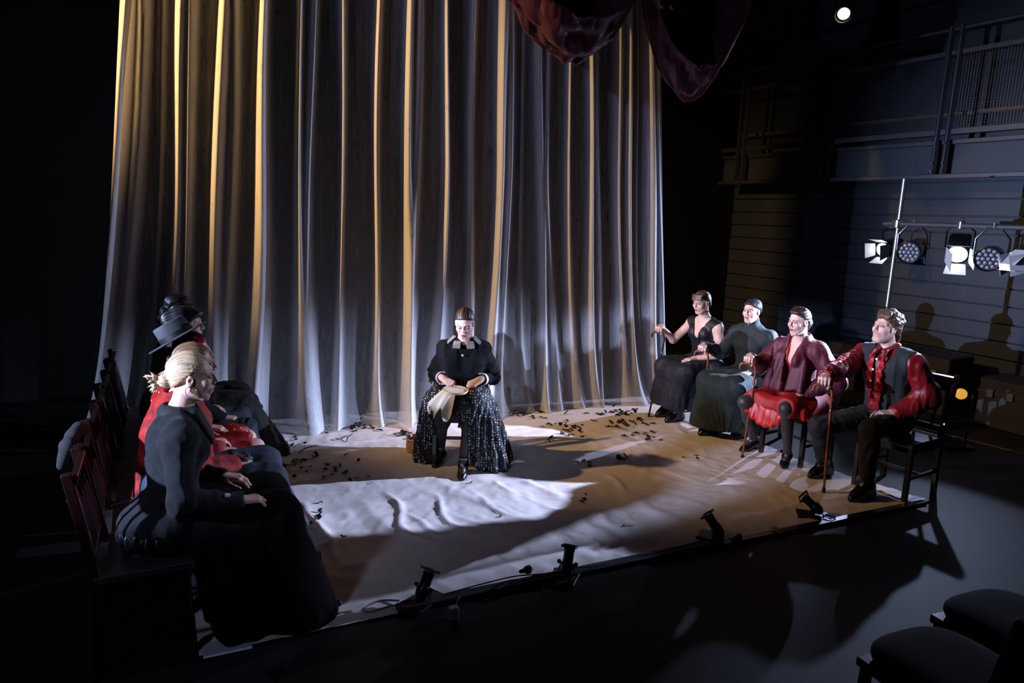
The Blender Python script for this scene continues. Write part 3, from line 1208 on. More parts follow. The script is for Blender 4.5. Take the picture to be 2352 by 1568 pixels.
        if strap:
            mb = MB()
            pts = []
            c = an + d * 0.012 + V(0, 0, 0.012)
            lt = V(-d[1], d[0], 0)
            for i in range(17):
                a = 2 * math.pi * i / 16
                pts.append(c + lt * math.cos(a) * 0.04 + d * math.sin(a) * 0.042 + V(0, 0, 0.006 * math.sin(a)))
            mb.tube(pts, 0.0045, 6, False)
            mb.tube([an + d * 0.053 + V(0, 0, 0.012), lp(an, to, 0.55) + V(0, 0, 0.012), lp(an, to, 0.7) + V(0, 0, 0.0)], 0.0042, 6)
            s.mbfin('strap', mb, strap, o)
        return o

    def hair(s, m, line=None, puff=0.008, extra=None, dirs='back', amp=0.0026, freq=20, name='hair', h=0.0036, label=None, tilt=0.82, off=0.02):
        r = 0.24 * s.hs
        F = Field(s.hc - r, s.hc + r, h)
        q = s.hs
        F.ell(s.H(-0.016, 0, 0.037), (V(0.093, 0.074, 0.083) + puff) * q, s.RH, 0.01)
        F.ell(s.H(-0.045, 0, -0.005), (V(0.055, 0.066, 0.085) + puff * 0.7) * q, s.RH, 0.02)
        n = s.RH @ unit(V(tilt, 0, -1))
        F.plane_cut(s.H(0.0, 0, off), n, 0.014)
        F.ell(s.H(0.112, 0, -0.005), V(0.055, 0.066, 0.078) * q, s.RH, 0.008, True)
        F.ell(s.H(-0.01, 0, -0.12), V(0.09, 0.09, 0.035) * q, s.RH, 0.01, True)
        if extra:
            extra(F)

        def strands(v):
            p = ((v - s.hc) @ s.RH) / s.hs
            if dirs == 'back':
                a = np.arctan2(p[:, 1], p[:, 2] + 0.02)
                qq = np.stack([a * freq, p[:, 0] * 9, p[:, 2] * 5], 1)
            elif dirs == 'down':
                a = np.arctan2(p[:, 1], p[:, 0])
                qq = np.stack([a * freq, p[:, 2] * 9, p[:, 2] * 0], 1)
            else:
                qq = p * 90
            return vnoise(qq), vnoise(qq * 2.3)

        def disp(v):
            a, b = strands(v)
            return amp * (a + 0.6 * b)
        o = s.fin(name, F, HAIR, disp, label=label)
        co = np.empty(len(o.data.vertices) * 3, np.float32)
        o.data.vertices.foreach_get('co', co)
        a, b = strands(co.reshape(-1, 3) + s.o)
        setcol(o.data, np.array(m)[None] * np.clip(1 + 0.45 * a + 0.45 * b, 0.25, 2.2)[:, None])
        return o
# ------------------------------------------------------------------ cloth, skin and hair materials
SK = mat('skin', SKIN, 0.5, attr=True, sss=0.12, bump=(220, 0.08, 0.001))
M_wool_char = mat('charcoal_wool', lin((0.105, 0.112, 0.125)), 0.9, spec=0.2, var=(30, 0.25), bump=(160, 0.35, 0.003), sheen=0.06)
M_wool_black = mat('black_wool', lin((0.07, 0.075, 0.085)), 0.9, spec=0.2, var=(25, 0.3), bump=(150, 0.3, 0.003))
M_collar = mat('black_velvet_collar', lin((0.06, 0.06, 0.065)), 0.8, sheen=0.06)
M_black_skirt = mat('black_skirt_cloth', lin((0.026, 0.024, 0.026)), 0.95, spec=0.1, var=(12, 0.3), bump=(120, 0.25, 0.002))
M_satin_black = mat('black_taffeta', lin((0.12, 0.11, 0.125)), 0.32, bump=(40, 0.15, 0.004))
M_blue_skirt = mat('dark_blue_denim_cloth', lin((0.15, 0.19, 0.25)), 0.8, var=(18, 0.35), bump=(140, 0.3, 0.003))
M_velvet_red = mat('red_orange_velvet', lin((0.60, 0.06, 0.02)), 0.75, var=(22, 0.6), sheen=0.06, bump=(60, 0.3, 0.004))
M_polka = dots(mat('red_polka_dot_cotton', lin((0.60, 0.03, 0.03)), 0.6, bump=(50, 0.2, 0.003)), 36, 0.17, lin((0.95, 0.9, 0.88)), 0.5)
M_tulle = dots(mat('black_tulle_with_silver_dots', lin((0.06, 0.06, 0.07)), 0.75, bump=(90, 0.5, 0.004)), 54, 0.25, lin((0.92, 0.93, 0.96)), 0.3, 0.35)
M_tulle_fine = dots(mat('black_lace_with_fine_dots', lin((0.05, 0.05, 0.055)), 0.75), 110, 0.2, lin((0.45, 0.45, 0.5)), 0.4)
M_tulle_plain = mat('plain_black_tulle', lin((0.05, 0.045, 0.045)), 0.85, bump=(70, 0.6, 0.006))
M_sequin = dots(mat('black_sequined_cloth', lin((0.045, 0.045, 0.06)), 0.5, bump=(70, 0.5, 0.004)), 60, 0.22, lin((0.3, 0.33, 0.42)), 0.18, 0.9, 0.7)
M_navy_sheer = mat('navy_chiffon', lin((0.085, 0.09, 0.13)), 0.7, bump=(50, 0.4, 0.004))
M_green_black = mat('dark_green_black_linen', lin((0.115, 0.15, 0.155)), 0.8, var=(28, 0.25), bump=(150, 0.3, 0.003))
M_teal_skirt = mat('dark_teal_wool', lin((0.12, 0.175, 0.18)), 0.85, var=(14, 0.3), bump=(110, 0.3, 0.003))
M_maroon = mat('maroon_jacquard', lin((0.33, 0.055, 0.15)), 0.6, var=(45, 0.4), bump=(80, 0.3, 0.003), sheen=0.06)
M_red_dress = mat('crimson_crepe', lin((0.62, 0.05, 0.09)), 0.6, bump=(60, 0.2, 0.003))
M_orange_satin = mat('orange_red_satin', lin((0.72, 0.10, 0.03)), 0.4, bump=(18, 0.2, 0.008))
M_red_satin = mat('crimson_satin', lin((0.46, 0.015, 0.06)), 0.42, bump=(22, 0.35, 0.012), sheen=0.06)
M_red_lace = mat('crimson_ruffle', lin((0.66, 0.06, 0.12)), 0.5, bump=(120, 0.5, 0.004))
M_vest = mat('black_suiting', lin((0.13, 0.14, 0.15)), 0.85, bump=(160, 0.2, 0.002))
M_trouser = mat('black_trouser_cloth', lin((0.115, 0.12, 0.13)), 0.85, bump=(130, 0.25, 0.003))
M_stocking = mat('sheer_black_stocking', lin((0.12, 0.105, 0.11)), 0.45, sheen=0.06)
M_stocking_sheer = mat('sheer_grey_stocking', lin((0.20, 0.17, 0.18)), 0.5, sheen=0.06)
M_leather = mat('black_leather', lin((0.05, 0.05, 0.055)), 0.28, bump=(60, 0.1, 0.002))
M_silver = mat('silver_strap', lin((0.75, 0.75, 0.78)), 0.25, 0.9)
M_grey_collar = mat('grey_brocade', lin((0.52, 0.50, 0.48)), 0.7, var=(90, 0.4), bump=(120, 0.4, 0.003))
M_cuff = mat('white_cotton_cuff', lin((0.88, 0.85, 0.80)), 0.7, bump=(60, 0.2, 0.003))
M_blond = lin((0.78, 0.66, 0.52))
M_lbrown = lin((0.48, 0.36, 0.26))
M_brown = lin((0.34, 0.25, 0.19))
M_dbrown = lin((0.20, 0.145, 0.12))
M_black_hair = lin((0.055, 0.05, 0.055))
HAIR = mat('hair', (1, 1, 1), 0.42, attr=True, bump=(120, 0.25, 0.001))
M_felt = mat('black_felt', lin((0.17, 0.185, 0.20)), 0.8, bump=(160, 0.2, 0.002))
M_carnation = mat('red_carnation', lin((0.80, 0.06, 0.10)), 0.6)
M_leafgreen = mat('pale_green_leaf', lin((0.75, 0.80, 0.62)), 0.6)
M_gold = mat('gold_metal', lin((0.8, 0.66, 0.4)), 0.25, 1.0)
M_pearl = mat('pearl_button', lin((0.93, 0.9, 0.88)), 0.2)
M_choker = mat('black_ribbon', lin((0.03, 0.03, 0.03)), 0.5)

LV, LU = V(-0.454, 0.891, 0), V(0.891, 0.454, 0)      # the left row runs along LV and faces LU
C0 = V(-1.594, 2.74, 0)


def lrow(along, fwd, z=0.0):
    return C0 + LV * along + LU * fwd + V(0, 0, z)


def seam_ring(c, R, rx, ry, n=20, z=0.0):
    return [c + R[:, 0] * rx * math.cos(2 * math.pi * i / n) + R[:, 1] * ry * math.sin(2 * math.pi * i / n) + V(0, 0, z) for i in range(n + 1)]


def button(s, parent, c, n, r=0.008, m=None, name='button'):
    mb = MB().lathe([(r * 0.2, 0.004), (r * 0.8, 0.0045), (r, 0.003), (r, -0.004)], c, n, 12)
    return s.mbfin(name, mb, m or M_pearl, parent)


# ---- the blond woman at the near end of the left row
def woman_blond():
    p = lrow(0.06, 0.13)
    hd = (-1.425, 2.965, 1.185)
    s = Person('woman with blond bun, charcoal jacket and long black skirt, nearest in the left row', p[:2], 27, hd, 22, 3, hs=0.91, nbf=0.62)
    s.leg(-1, lrow(0.0, 0.585, 0.515), lrow(-0.03, 0.66, 0.10), lrow(-0.05, 0.83, 0.03))
    s.leg(1, lrow(0.28, 0.57, 0.515), lrow(0.36, 0.64, 0.10), lrow(0.42, 0.80, 0.03))
    s.arm(-1, lrow(-0.075, 0.41, 0.648), LU * 0.95 + LV * 0.25 + V(0, 0, -0.12), V(0, 0, -1) - LU * 0.1, 'rest', -LU * 0.6 - LV * 0.35 + V(0, 0, -1))
    s.arm(1, lrow(0.22, 0.36, 0.66), LU * 0.9 - LV * 0.25 + V(0, 0, -0.12), V(0, 0, -1), 'rest')
    s.build_body(SK)

    def pep(F):
        c = s.pel + V(0, 0, 0.055) - s.f * 0.01
        F.ell(c, (0.165, 0.205, 0.10), s.R, 0.05)
        F.ell(c - s.f * 0.07 - V(0, 0, 0.02), (0.13, 0.17, 0.07), s.R, 0.05)
        for d in (1, -1):
            F.sph(s.sh[d] + V(0, 0, 0.005), 0.072, 0.03)

    def v(F):
        F.cap(s.nb + s.f * 0.085 + V(0, 0, 0.03), s.S2 + s.f * 0.21, 0.035, 0.03, 0.01, True)
    j = s.top('jacket', M_wool_char, 0.016, 1.0, 0.016, 0.535, 0.062, fold=0.0075, fs=(13, 13, 9), extra=pep, vcut=v, seed=3)
    F = Field(s.nb - 0.2, s.nb + 0.2, 0.005)
    F.ell(s.nb + V(0, 0, 0.01), (0.085, 0.082, 0.055), s.R, 0.01)
    F.cap(s.nb + s.f * 0.06 + s.l * 0.055, s.S2 + s.f * 0.14 + s.l * 0.05 + V(0, 0, 0.03), 0.032, 0.022, 0.02)
    F.cap(s.nb + s.f * 0.06 - s.l * 0.055, s.S2 + s.f * 0.14 - s.l * 0.05 + V(0, 0, 0.03), 0.032, 0.022, 0.02)
    F.cap(s.nb + V(0, 0, 0.02), s.H(-0.02, 0, -0.02), 0.060, 0.075, 0.004, True)
    F.cap(s.nb + s.f * 0.07 + V(0, 0, 0.02), s.S2 + s.f * 0.21, 0.03, 0.03, 0.01, True)
    s.fin('collar', F, M_collar, parent=j)
    mb = MB().box(s.wr[-1] - unit(s.wr[-1] - s.el[-1]) * 0.05 + V(0.0, 0, 0.035) - LV * 0.02, (0.022, 0.02, 0.012), (0, 0.2, 0.5))
    s.mbfin('button', mb, M_pearl, j, label='pale sleeve button')
    s.skirt('skirt', M_black_skirt, 0.012, 0.025, 0.045, 0.10, fold=0.011, nf=11, seed=2)
    F = Field(s.pel - 0.34, s.pel + 0.3, 0.007)
    F.ell(s.pel - s.f * 0.075 + V(0, 0, 0.0), (0.135, 0.20, 0.085), s.R, 0.05)
    F.plane_cut((0, 0, 0.445), (0, 0, -1), 0.02)

    def pleat(v):
        q = (v - s.pel) @ s.R
        a = np.arctan2(q[:, 1], q[:, 0])
        return 0.011 * np.sin(a * 30 + 2 * vnoise(v * 20)) - 0.004
    s.fin('bustle', F, M_satin_black, pleat, label='gathered black taffeta bustle')
    for d in (1, -1):
        s.shoe(d, M_leather, heel=0.05, pointed=0.02)

    def bun(F):
        c = s.H(-0.118, 0, -0.015)
        F.ell(c, (0.036, 0.042, 0.036), s.RH, 0.012)
        r = random.Random(4)
        for i in range(46):
            t = c - s.RH[:, 0] * 0.02 + V(0, 0, -0.005)
            dv = unit(-s.RH[:, 0] * r.uniform(0.4, 1.2) + s.RH[:, 1] * r.uniform(-1, 1) + V(0, 0, r.uniform(-1.1, 0.7)))
            F.cap(t, t + dv * r.uniform(0.035, 0.072), 0.011, 0.0022, 0.006)
    s.hair(M_blond, extra=bun, amp=0.0028, freq=26)
    mb = MB()
    c = s.H(-0.002, -0.079, -0.058)
    mb.tube([c + s.RH[:, 0] * 0.021 * math.sin(a) + V(0, 0, 0.024 * math.cos(a)) for a in np.linspace(0, 2 * math.pi, 22)], 0.0014, 6, False)
    s.mbfin('hoop_earring', mb, M_gold)
    return s


def woman_shawl():
    p = lrow(0.50, 0.13)
    s = Person('woman with light brown hair, red velvet shawl and dark blue skirt, second in left row', p[:2], 30,
               (-1.565, 3.29, 1.165), 28, 2, hs=0.88, nbf=0.6)
    s.leg(-1, lrow(0.42, 0.59, 0.515), lrow(0.44, 0.66, 0.10), lrow(0.50, 0.80, 0.03))
    s.leg(1, lrow(0.70, 0.60, 0.515), lrow(0.78, 0.68, 0.10), lrow(0.84, 0.84, 0.03))
    s.arm(-1, lrow(0.42, 0.42, 0.63), LU + LV * 0.3 + V(0, 0, -0.15), V(0, 0, -1), 'rest')
    s.arm(1, lrow(0.70, 0.38, 0.63), LU - LV * 0.2 + V(0, 0, -0.15), V(0, 0, -1), 'rest')
    s.build_body(SK)
    s.skirt('skirt', M_blue_skirt, 0.05, 0.022, 0.055, 0.09, fold=0.014, nf=13, seed=9)
    s.top('blouse', M_wool_black, 0.012, 1.0, 0.012, 0.5, 0.06, fold=0.004, seed=5)

    def ends(F):
        a = s.nb - s.f * 0.06 - V(0, 0, 0.03)
        F.cap(s.sh[1] + V(0, 0, 0.0), s.el[1] - s.f * 0.05 - V(0, 0, 0.05), 0.075, 0.085, 0.05)
        F.cap(s.S2 - s.f * 0.10, s.pel - s.f * 0.13 + V(0, 0, -0.03), 0.05, 0.045, 0.05)
        F.cap(s.S2 + s.f * 0.11 + s.l * 0.04, s.pel + s.f * 0.17 + s.l * 0.02 + V(0, 0, 0.09), 0.05, 0.05, 0.04)
        F.cap(s.el[-1], lp(s.el[-1], s.wr[-1], 0.98), 0.056, 0.05, 0.02)
    s.top('shawl', M_velvet_red, 0.027, 0.95, 0.03, 0.50, 0.07, fold=0.011, fs=(12, 12, 7), extra=ends, low=False, seed=8)
    for d in (1, -1):
        s.shoe(d, M_leather, heel=0.04)
    s.hair(M_lbrown, extra=lambda F: F.ell(s.H(-0.115, 0, -0.01), (0.03, 0.036, 0.036), s.RH, 0.012), amp=0.0026, freq=24)
    return s


def woman_hat():
    p = lrow(0.95, 0.13)
    s = Person('woman in red polka dot dress and tilted black flat hat, third in the left row', p[:2], 27, (-1.745, 3.655, 1.15), 25, 4, hs=0.88, nbf=0.6)
    s.leg(-1, lrow(0.99, 0.595, 0.525), lrow(1.10, 0.72, 0.11), lrow(1.17, 0.86, 0.03))
    s.leg(1, lrow(1.20, 0.57, 0.52), lrow(1.34, 0.68, 0.11), lrow(1.40, 0.82, 0.03))
    s.arm(-1, lrow(0.86, 0.34, 0.625), LU + LV * 0.5 + V(0, 0, -0.12), V(0, 0, -1), 'rest')
    s.arm(1, lrow(1.14, 0.34, 0.63), LU - LV * 0.3 + V(0, 0, -0.12), V(0, 0, -1), 'rest')
    s.build_body(SK)
    s.top('dress_bodice', M_polka, 0.014, 0.85, 0.02, 0.5, 0.066, fold=0.006, seed=12)
    F = Field(s.bounds(0.2)[0], s.bounds(0.2)[1], 0.009)
    F.ell(s.pel + V(0, 0, 0.04), (0.14, 0.19, 0.14), s.R, 0.04)
    for d in (1, -1):
        e = lp(s.hip[d], s.kn[d], 0.93)
        F.cap(s.hip[d], e, 0.115, 0.088, 0.06)
    F.cap(lp(s.hip[1], s.kn[1], 0.8), lp(s.hip[-1], s.kn[-1], 0.8), 0.08, None, 0.06)
    c = (s.kn[1] + s.kn[-1]) / 2
    F.plane_cut(c - s.f * 0.015, s.f, 0.006)

    def dsp(v):
        q = (v - s.o) @ s.R
        return 0.012 * np.sin(q[:, 1] * 70 + 4 * vnoise(v * 9)) * np.clip(q[:, 0] * 3, 0.15, 1) + 0.004 * vnoise(v * 30)
    s.fin('skirt', F, M_polka, dsp)
    for d in (1, -1):
        s.shoe(d, M_leather, heel=0.05, pointed=0.015)
    s.hair(M_black_hair, extra=lambda F: (F.ell(s.H(-0.10, 0, -0.055), (0.04, 0.05, 0.045), s.RH, 0.012)), freq=22)
    mb = MB()
    mb.tube([s.H(-0.02, -0.078, -0.05) + V(0, 0, 0), s.H(-0.02, -0.082, -0.07), s.H(-0.025, -0.083, -0.09)], [0.003, 0.005, 0.002], 6)
    s.mbfin('earring', mb, M_silver)
    # carnation with leaves pinned over the right ear
    mb = MB()
    r = random.Random(2)
    c = s.H(0.012, -0.072, 0.078)
    for i in range(60):
        d = unit(V(r.gauss(0, 1), r.gauss(0, 1), r.gauss(0, 1)))
        e = c + d * V(0.050, 0.03, 0.034) * r.uniform(0.7, 1.1)
        t = unit(np.cross(d, V(r.random(), r.random(), r.random())))
        b = np.cross(d, t)
        w = 0.010
        mb.add([c + d * 0.01, e + t * w, e + b * 0.004 + d * 0.006, e - t * w], [(0, 1, 2, 3)])
    s.mbfin('carnation', mb, M_carnation, label='red ruffled carnation')
    mb = MB()
    for i, (a, b) in enumerate(((-0.03, -0.02), (-0.045, -0.005), (-0.04, -0.035), (-0.02, -0.04))):
        q0, q1 = s.H(-0.03, -0.078, 0.05), s.H(-0.03 + a * 1.5, -0.095, 0.04 + b)
        mb.add([q0, lp(q0, q1, .6) + V(0, 0, 0.009), q1, lp(q0, q1, .6) - V(0, 0, 0.009)], [(0, 1, 2, 3)])
    s.mbfin('hair_leaf', mb, M_leafgreen, label='pale green leaf spray')
    return s


def woman_dark():
    p = lrow(1.46, 0.13)
    s = Person('woman with sleek dark hair and black jacket and trousers, fourth in the left row', p[:2], 27, (-2.035, 4.19, 1.20), 24, 2, hs=0.90, nbf=0.6)
    s.leg(-1, lrow(1.36, 0.58, 0.525), lrow(1.40, 0.66, 0.10), lrow(1.44, 0.84, 0.03))
    s.leg(1, lrow(1.66, 0.57, 0.525), lrow(1.70, 0.66, 0.10), lrow(1.76, 0.84, 0.03))
    s.arm(-1, lrow(1.38, 0.43, 0.615), LU + V(0, 0, -0.2), V(0, 0, -1), 'rest', LU * 0.2 - LV * 0.6 - V(0, 0, 0.6))
    s.arm(1, lrow(1.62, 0.36, 0.625), LU + V(0, 0, -0.2), V(0, 0, -1), 'rest')
    s.build_body(SK)
    s.top('jacket', M_wool_black, 0.018, 1.0, 0.016, 0.5, 0.062, fold=0.007, seed=22)
    s.trousers(M_blue_skirt, 0.02, 0.008)
    for d in (1, -1):
        s.shoe(d, M_leather, heel=0.03)

    def quiff(F):
        F.ell(s.H(0.052, 0, 0.085), (0.052, 0.062, 0.03), s.RH, 0.02)
        F.ell(s.H(-0.10, 0, 0.03), (0.05, 0.055, 0.055), s.RH, 0.02)
    s.hair(M_black_hair, puff=0.014, extra=quiff, freq=18, off=0.0, amp=0.003)
    return s


def woman_updo():
    p = lrow(1.93, 0.13)
    s = Person('woman with tall black updo and black tulle skirt, farthest in the left row', p[:2], 27, (-2.225, 4.56, 1.185), 22, 2, hs=0.89, nbf=0.6)
    s.leg(-1, lrow(1.84, 0.60, 0.525), lrow(1.90, 0.70, 0.10), lrow(1.95, 0.87, 0.03))
    s.leg(1, lrow(2.14, 0.58, 0.525), lrow(2.22, 0.68, 0.10), lrow(2.28, 0.85, 0.03))
    s.arm(-1, lrow(1.84, 0.36, 0.625), LU + V(0, 0, -0.2), V(0, 0, -1), 'rest')
    s.arm(1, lrow(2.08, 0.36, 0.625), LU + V(0, 0, -0.2), V(0, 0, -1), 'rest')
    s.build_body(SK)
    s.top('blouse', M_wool_black, 0.018, 1.0, 0.016, 0.5, 0.06, fold=0.007, seed=32)
    s.skirt('skirt', M_tulle_plain, 0.16, 0.045, 0.06, 0.09, fold=0.02, nf=17, seed=19)
    for d in (1, -1):
        s.shoe(d, M_leather, heel=0.03, pointed=0.02)

    def up(F):
        F.ell(s.H(-0.045, 0, 0.115), (0.078, 0.068, 0.06), s.RH, 0.02)
        F.ell(s.H(-0.12, 0, 0.02), (0.045, 0.05, 0.06), s.RH, 0.02)
        F.ell(s.H(-0.155, 0, -0.02), (0.028, 0.034, 0.034), s.RH, 0.01)
    s.hair(M_black_hair, puff=0.014, extra=up, freq=18, amp=0.004)
    return s


# ---- the woman sewing in the middle
def woman_sewing():
    s = Person('woman bent over an embroidery hoop in black shawl and silver dotted tulle skirt', (-0.385, 5.17), -88, (-0.355, 4.985, 1.145), -93, 27, hs=0.88, nbf=0.75, z0=0.53, sw=0.132,
               lips=lin((0.70, 0.10, 0.16)))
    s.closed = True
    s.leg(1, (-0.285, 4.83, 0.575), (-0.335, 4.865, 0.13), (-0.335, 4.745, 0.035))
    s.leg(-1, (-0.475, 4.80, 0.565), (-0.53, 5.10, 0.12), (-0.56, 4.985, 0.03))
    s.arm(-1, (-0.505, 4.955, 0.725), V(0.72, -0.42, -0.33), V(0.2, 0.25, -1), 'pinch', V(-0.45, 0.6, -1))
    s.arm(1, (-0.225, 4.955, 0.725), V(-0.72, -0.40, -0.33), V(-0.2, 0.25, -1), 'pinch', V(0.45, 0.6, -1))
    s.build_body(SK)
    s.top('blouse', M_wool_black, 0.014, 1.0, 0.014, 0.5, 0.058, fold=0.007, seed=41, cuff_trim=-0.035)

    def cape(F):
        for d in (1, -1):
            F.cap(s.sh[d] + V(0, 0, 0.0), lp(s.sh[d], s.el[d], 1.0), 0.054, 0.056, 0.05)
            F.cap(s.S2 + s.f * 0.08 + s.l * 0.09 * d, s.S1 + s.f * 0.10 + s.l * 0.08 * d - V(0, 0, 0.02), 0.07, 0.055, 0.05)
    sh = s.top('shawl', M_wool_black, 0.020, 0.50, 0.020, 0.72, 0.066, fold=0.010, fs=(10, 10, 14), extra=cape, low=False, seed=44)
    mb = MB()
    r = random.Random(5)
    for i in range(64):
        a = 2 * math.pi * i / 64
        c = s.S1 + V(0, 0, 0.722 - s.S1[2]) + s.f * (0.02 + 0.135 * math.cos(a)) + s.l * 0.235 * math.sin(a)
        q = c + s.f * 0.01 * math.cos(a) + s.l * 0.02 * math.sin(a)
        mb.tube([c, lp(c, q, .5) + V(r.uniform(-.006, .006), 0, -0.03), q + V(r.uniform(-.01, .01), r.uniform(-.01, .01), -0.062)], 0.0032, 4)
    s.mbfin('fringe', mb, M_wool_black, sh)
    # split grey collar: two flaps in front, two behind on the shoulders
    for d in (1, -1):
        for nm, a, sz, tilt in (('collar_flap', s.nb + s.f * 0.098 + s.l * 0.050 * d + V(0, 0, -0.005), (0.052, 0.013, 0.06), 0.75),
                                ('collar_wing', s.nb + s.f * 0.035 + s.l * 0.098 * d + V(0, 0, 0.022), (0.045, 0.012, 0.085), 1.1)):
            F = Field(a - 0.09, a + 0.09, 0.003)
            nrm = unit(s.f * (1.0 if nm == 'collar_flap' else 0.35) + s.l * d * (0.25 if nm == 'collar_flap' else 0.8) + V(0, 0, tilt))
            t1 = unit(np.cross(nrm, V(0, 0, 1)))
            t2 = np.cross(nrm, t1)
            [F.cap(a + t1 * x - t2 * sz[2] * 0.42, a + t1 * x * 1.1 + t2 * sz[2] * 0.45, 0.004, None, 0.006) for x in np.linspace(-0.48, 0.48, 11) * sz[0]]
            s.fin(nm, F, M_grey_collar, parent=sh, label='grey brocade collar piece')
    for d in (1, -1):
        f = unit(s.wr[d] - s.el[d])
        mb = MB().lathe([(0.030, -0.050), (0.046, -0.045), (0.050, -0.005), (0.046, -0.005), (0.030, -0.040)], s.wr[d] - f * 0.004, f, 20, False)
        s.mbfin('cuff', mb, M_cuff, label='white turned-back cuff')
    button(s, sh, s.S2 + s.f * 0.168 + V(0, 0, 0.06), s.f)
    # tulle skirt: panels over both thighs that fall open at the front
    lo, hi = s.bounds(0.34)
    hi[2] = 0.8
    lo[2] = 0.0
    F = Field(lo, hi, 0.0085)
    F.ell(s.pel + V(0, 0, 0.05), (0.15, 0.20, 0.13), s.R, 0.05)
    K = s.kn[1]
    F.cap(s.hip[1], K + V(0.02, 0.03, 0.01), 0.115, 0.085, 0.05)
    for a, b, r0, r1 in ((K + V(0.03, 0.06, 0), V(-0.10, 4.98, 0.03), 0.085, 0.10), (K + V(0.06, 0.16, 0), V(-0.07, 5.16, 0.05), 0.09, 0.10),
                         (s.hip[1] + V(0.05, 0, 0), V(-0.10, 5.30, 0.1), 0.10, 0.10), (K + V(-0.01, 0.0, -0.02), V(-0.215, 4.90, 0.10), 0.07, 0.05),
                         (K + V(-0.06, 0.10, -0.02), V(-0.34, 5.0, 0.36), 0.06, 0.04)):
        F.cap(a, b, r0, r1, 0.06)
    F.cap(s.hip[-1] + V(-0.03, 0, 0), s.kn[-1] + V(-0.05, 0.20, 0.0), 0.11, 0.075, 0.05)
    for a, b, r0, r1 in ((s.kn[-1] + V(-0.10, 0.22, -0.03), V(-0.655, 5.12, 0.04), 0.085, 0.085), (s.hip[-1] + V(-0.06, 0.02, 0), V(-0.68, 5.27, 0.08), 0.10, 0.08)):
        F.cap(a, b, r0, r1, 0.06)
    F.plane_cut((0, 0, 0.015), (0, 0, -1), 0.004)

    def tul(v):
        a = np.arctan2(v[:, 1] - 5.1, v[:, 0] + 0.385)
        w = np.clip((0.62 - v[:, 2]) / 0.2, 0.1, 1)
        return 0.016 * w * np.sin(a * 34 + 3 * vnoise(v * 7)) + 0.005 * vnoise(v * 40)
    s.fin('tulle_skirt', F, M_tulle, tul)
    F = Field(lo, hi, 0.009)
    F.cap(s.hip[-1], s.kn[-1], 0.098, 0.066, 0.04)
    F.cap(s.kn[-1], lp(s.kn[-1], s.an[-1], 0.35), 0.066, 0.062, 0.03)
    F.cap(lp(s.hip[1], s.kn[1], .7), lp(s.hip[-1], s.kn[-1], .7), 0.06, None, 0.05)
    s.fin('underskirt', F, M_tulle_fine, lambda v: 0.006 * vnoise(v * 18))
    s.stockings(M_stocking)
    for d in (1, -1):
        s.shoe(d, M_leather, heel=0.06, strap=M_silver)

    s.hair(M_dbrown, extra=lambda F: F.ell(s.H(-0.10, 0, -0.03), (0.04, 0.045, 0.045), s.RH, 0.012), freq=24, tilt=0.72, off=0.024)
    return s


# ---- the right row, from the curtain to the front
RF = V(-0.85, -0.53, 0)
RL = V(0.53, -0.85, 0)
GRIP_F = V(-0.45, -0.86, -0.05)


def cane_arm(s, fist, pole=None):
    """right fist closed over the crook of a cane"""
    f = unit(GRIP_F)
    w = V(*fist) - f * 0.072 + V(0, 0, 0.022)
    s.arm(-1, w, f, V(0, 0, -1), 'grip', V(-0.2, 0.6, -1) if pole is None else pole)


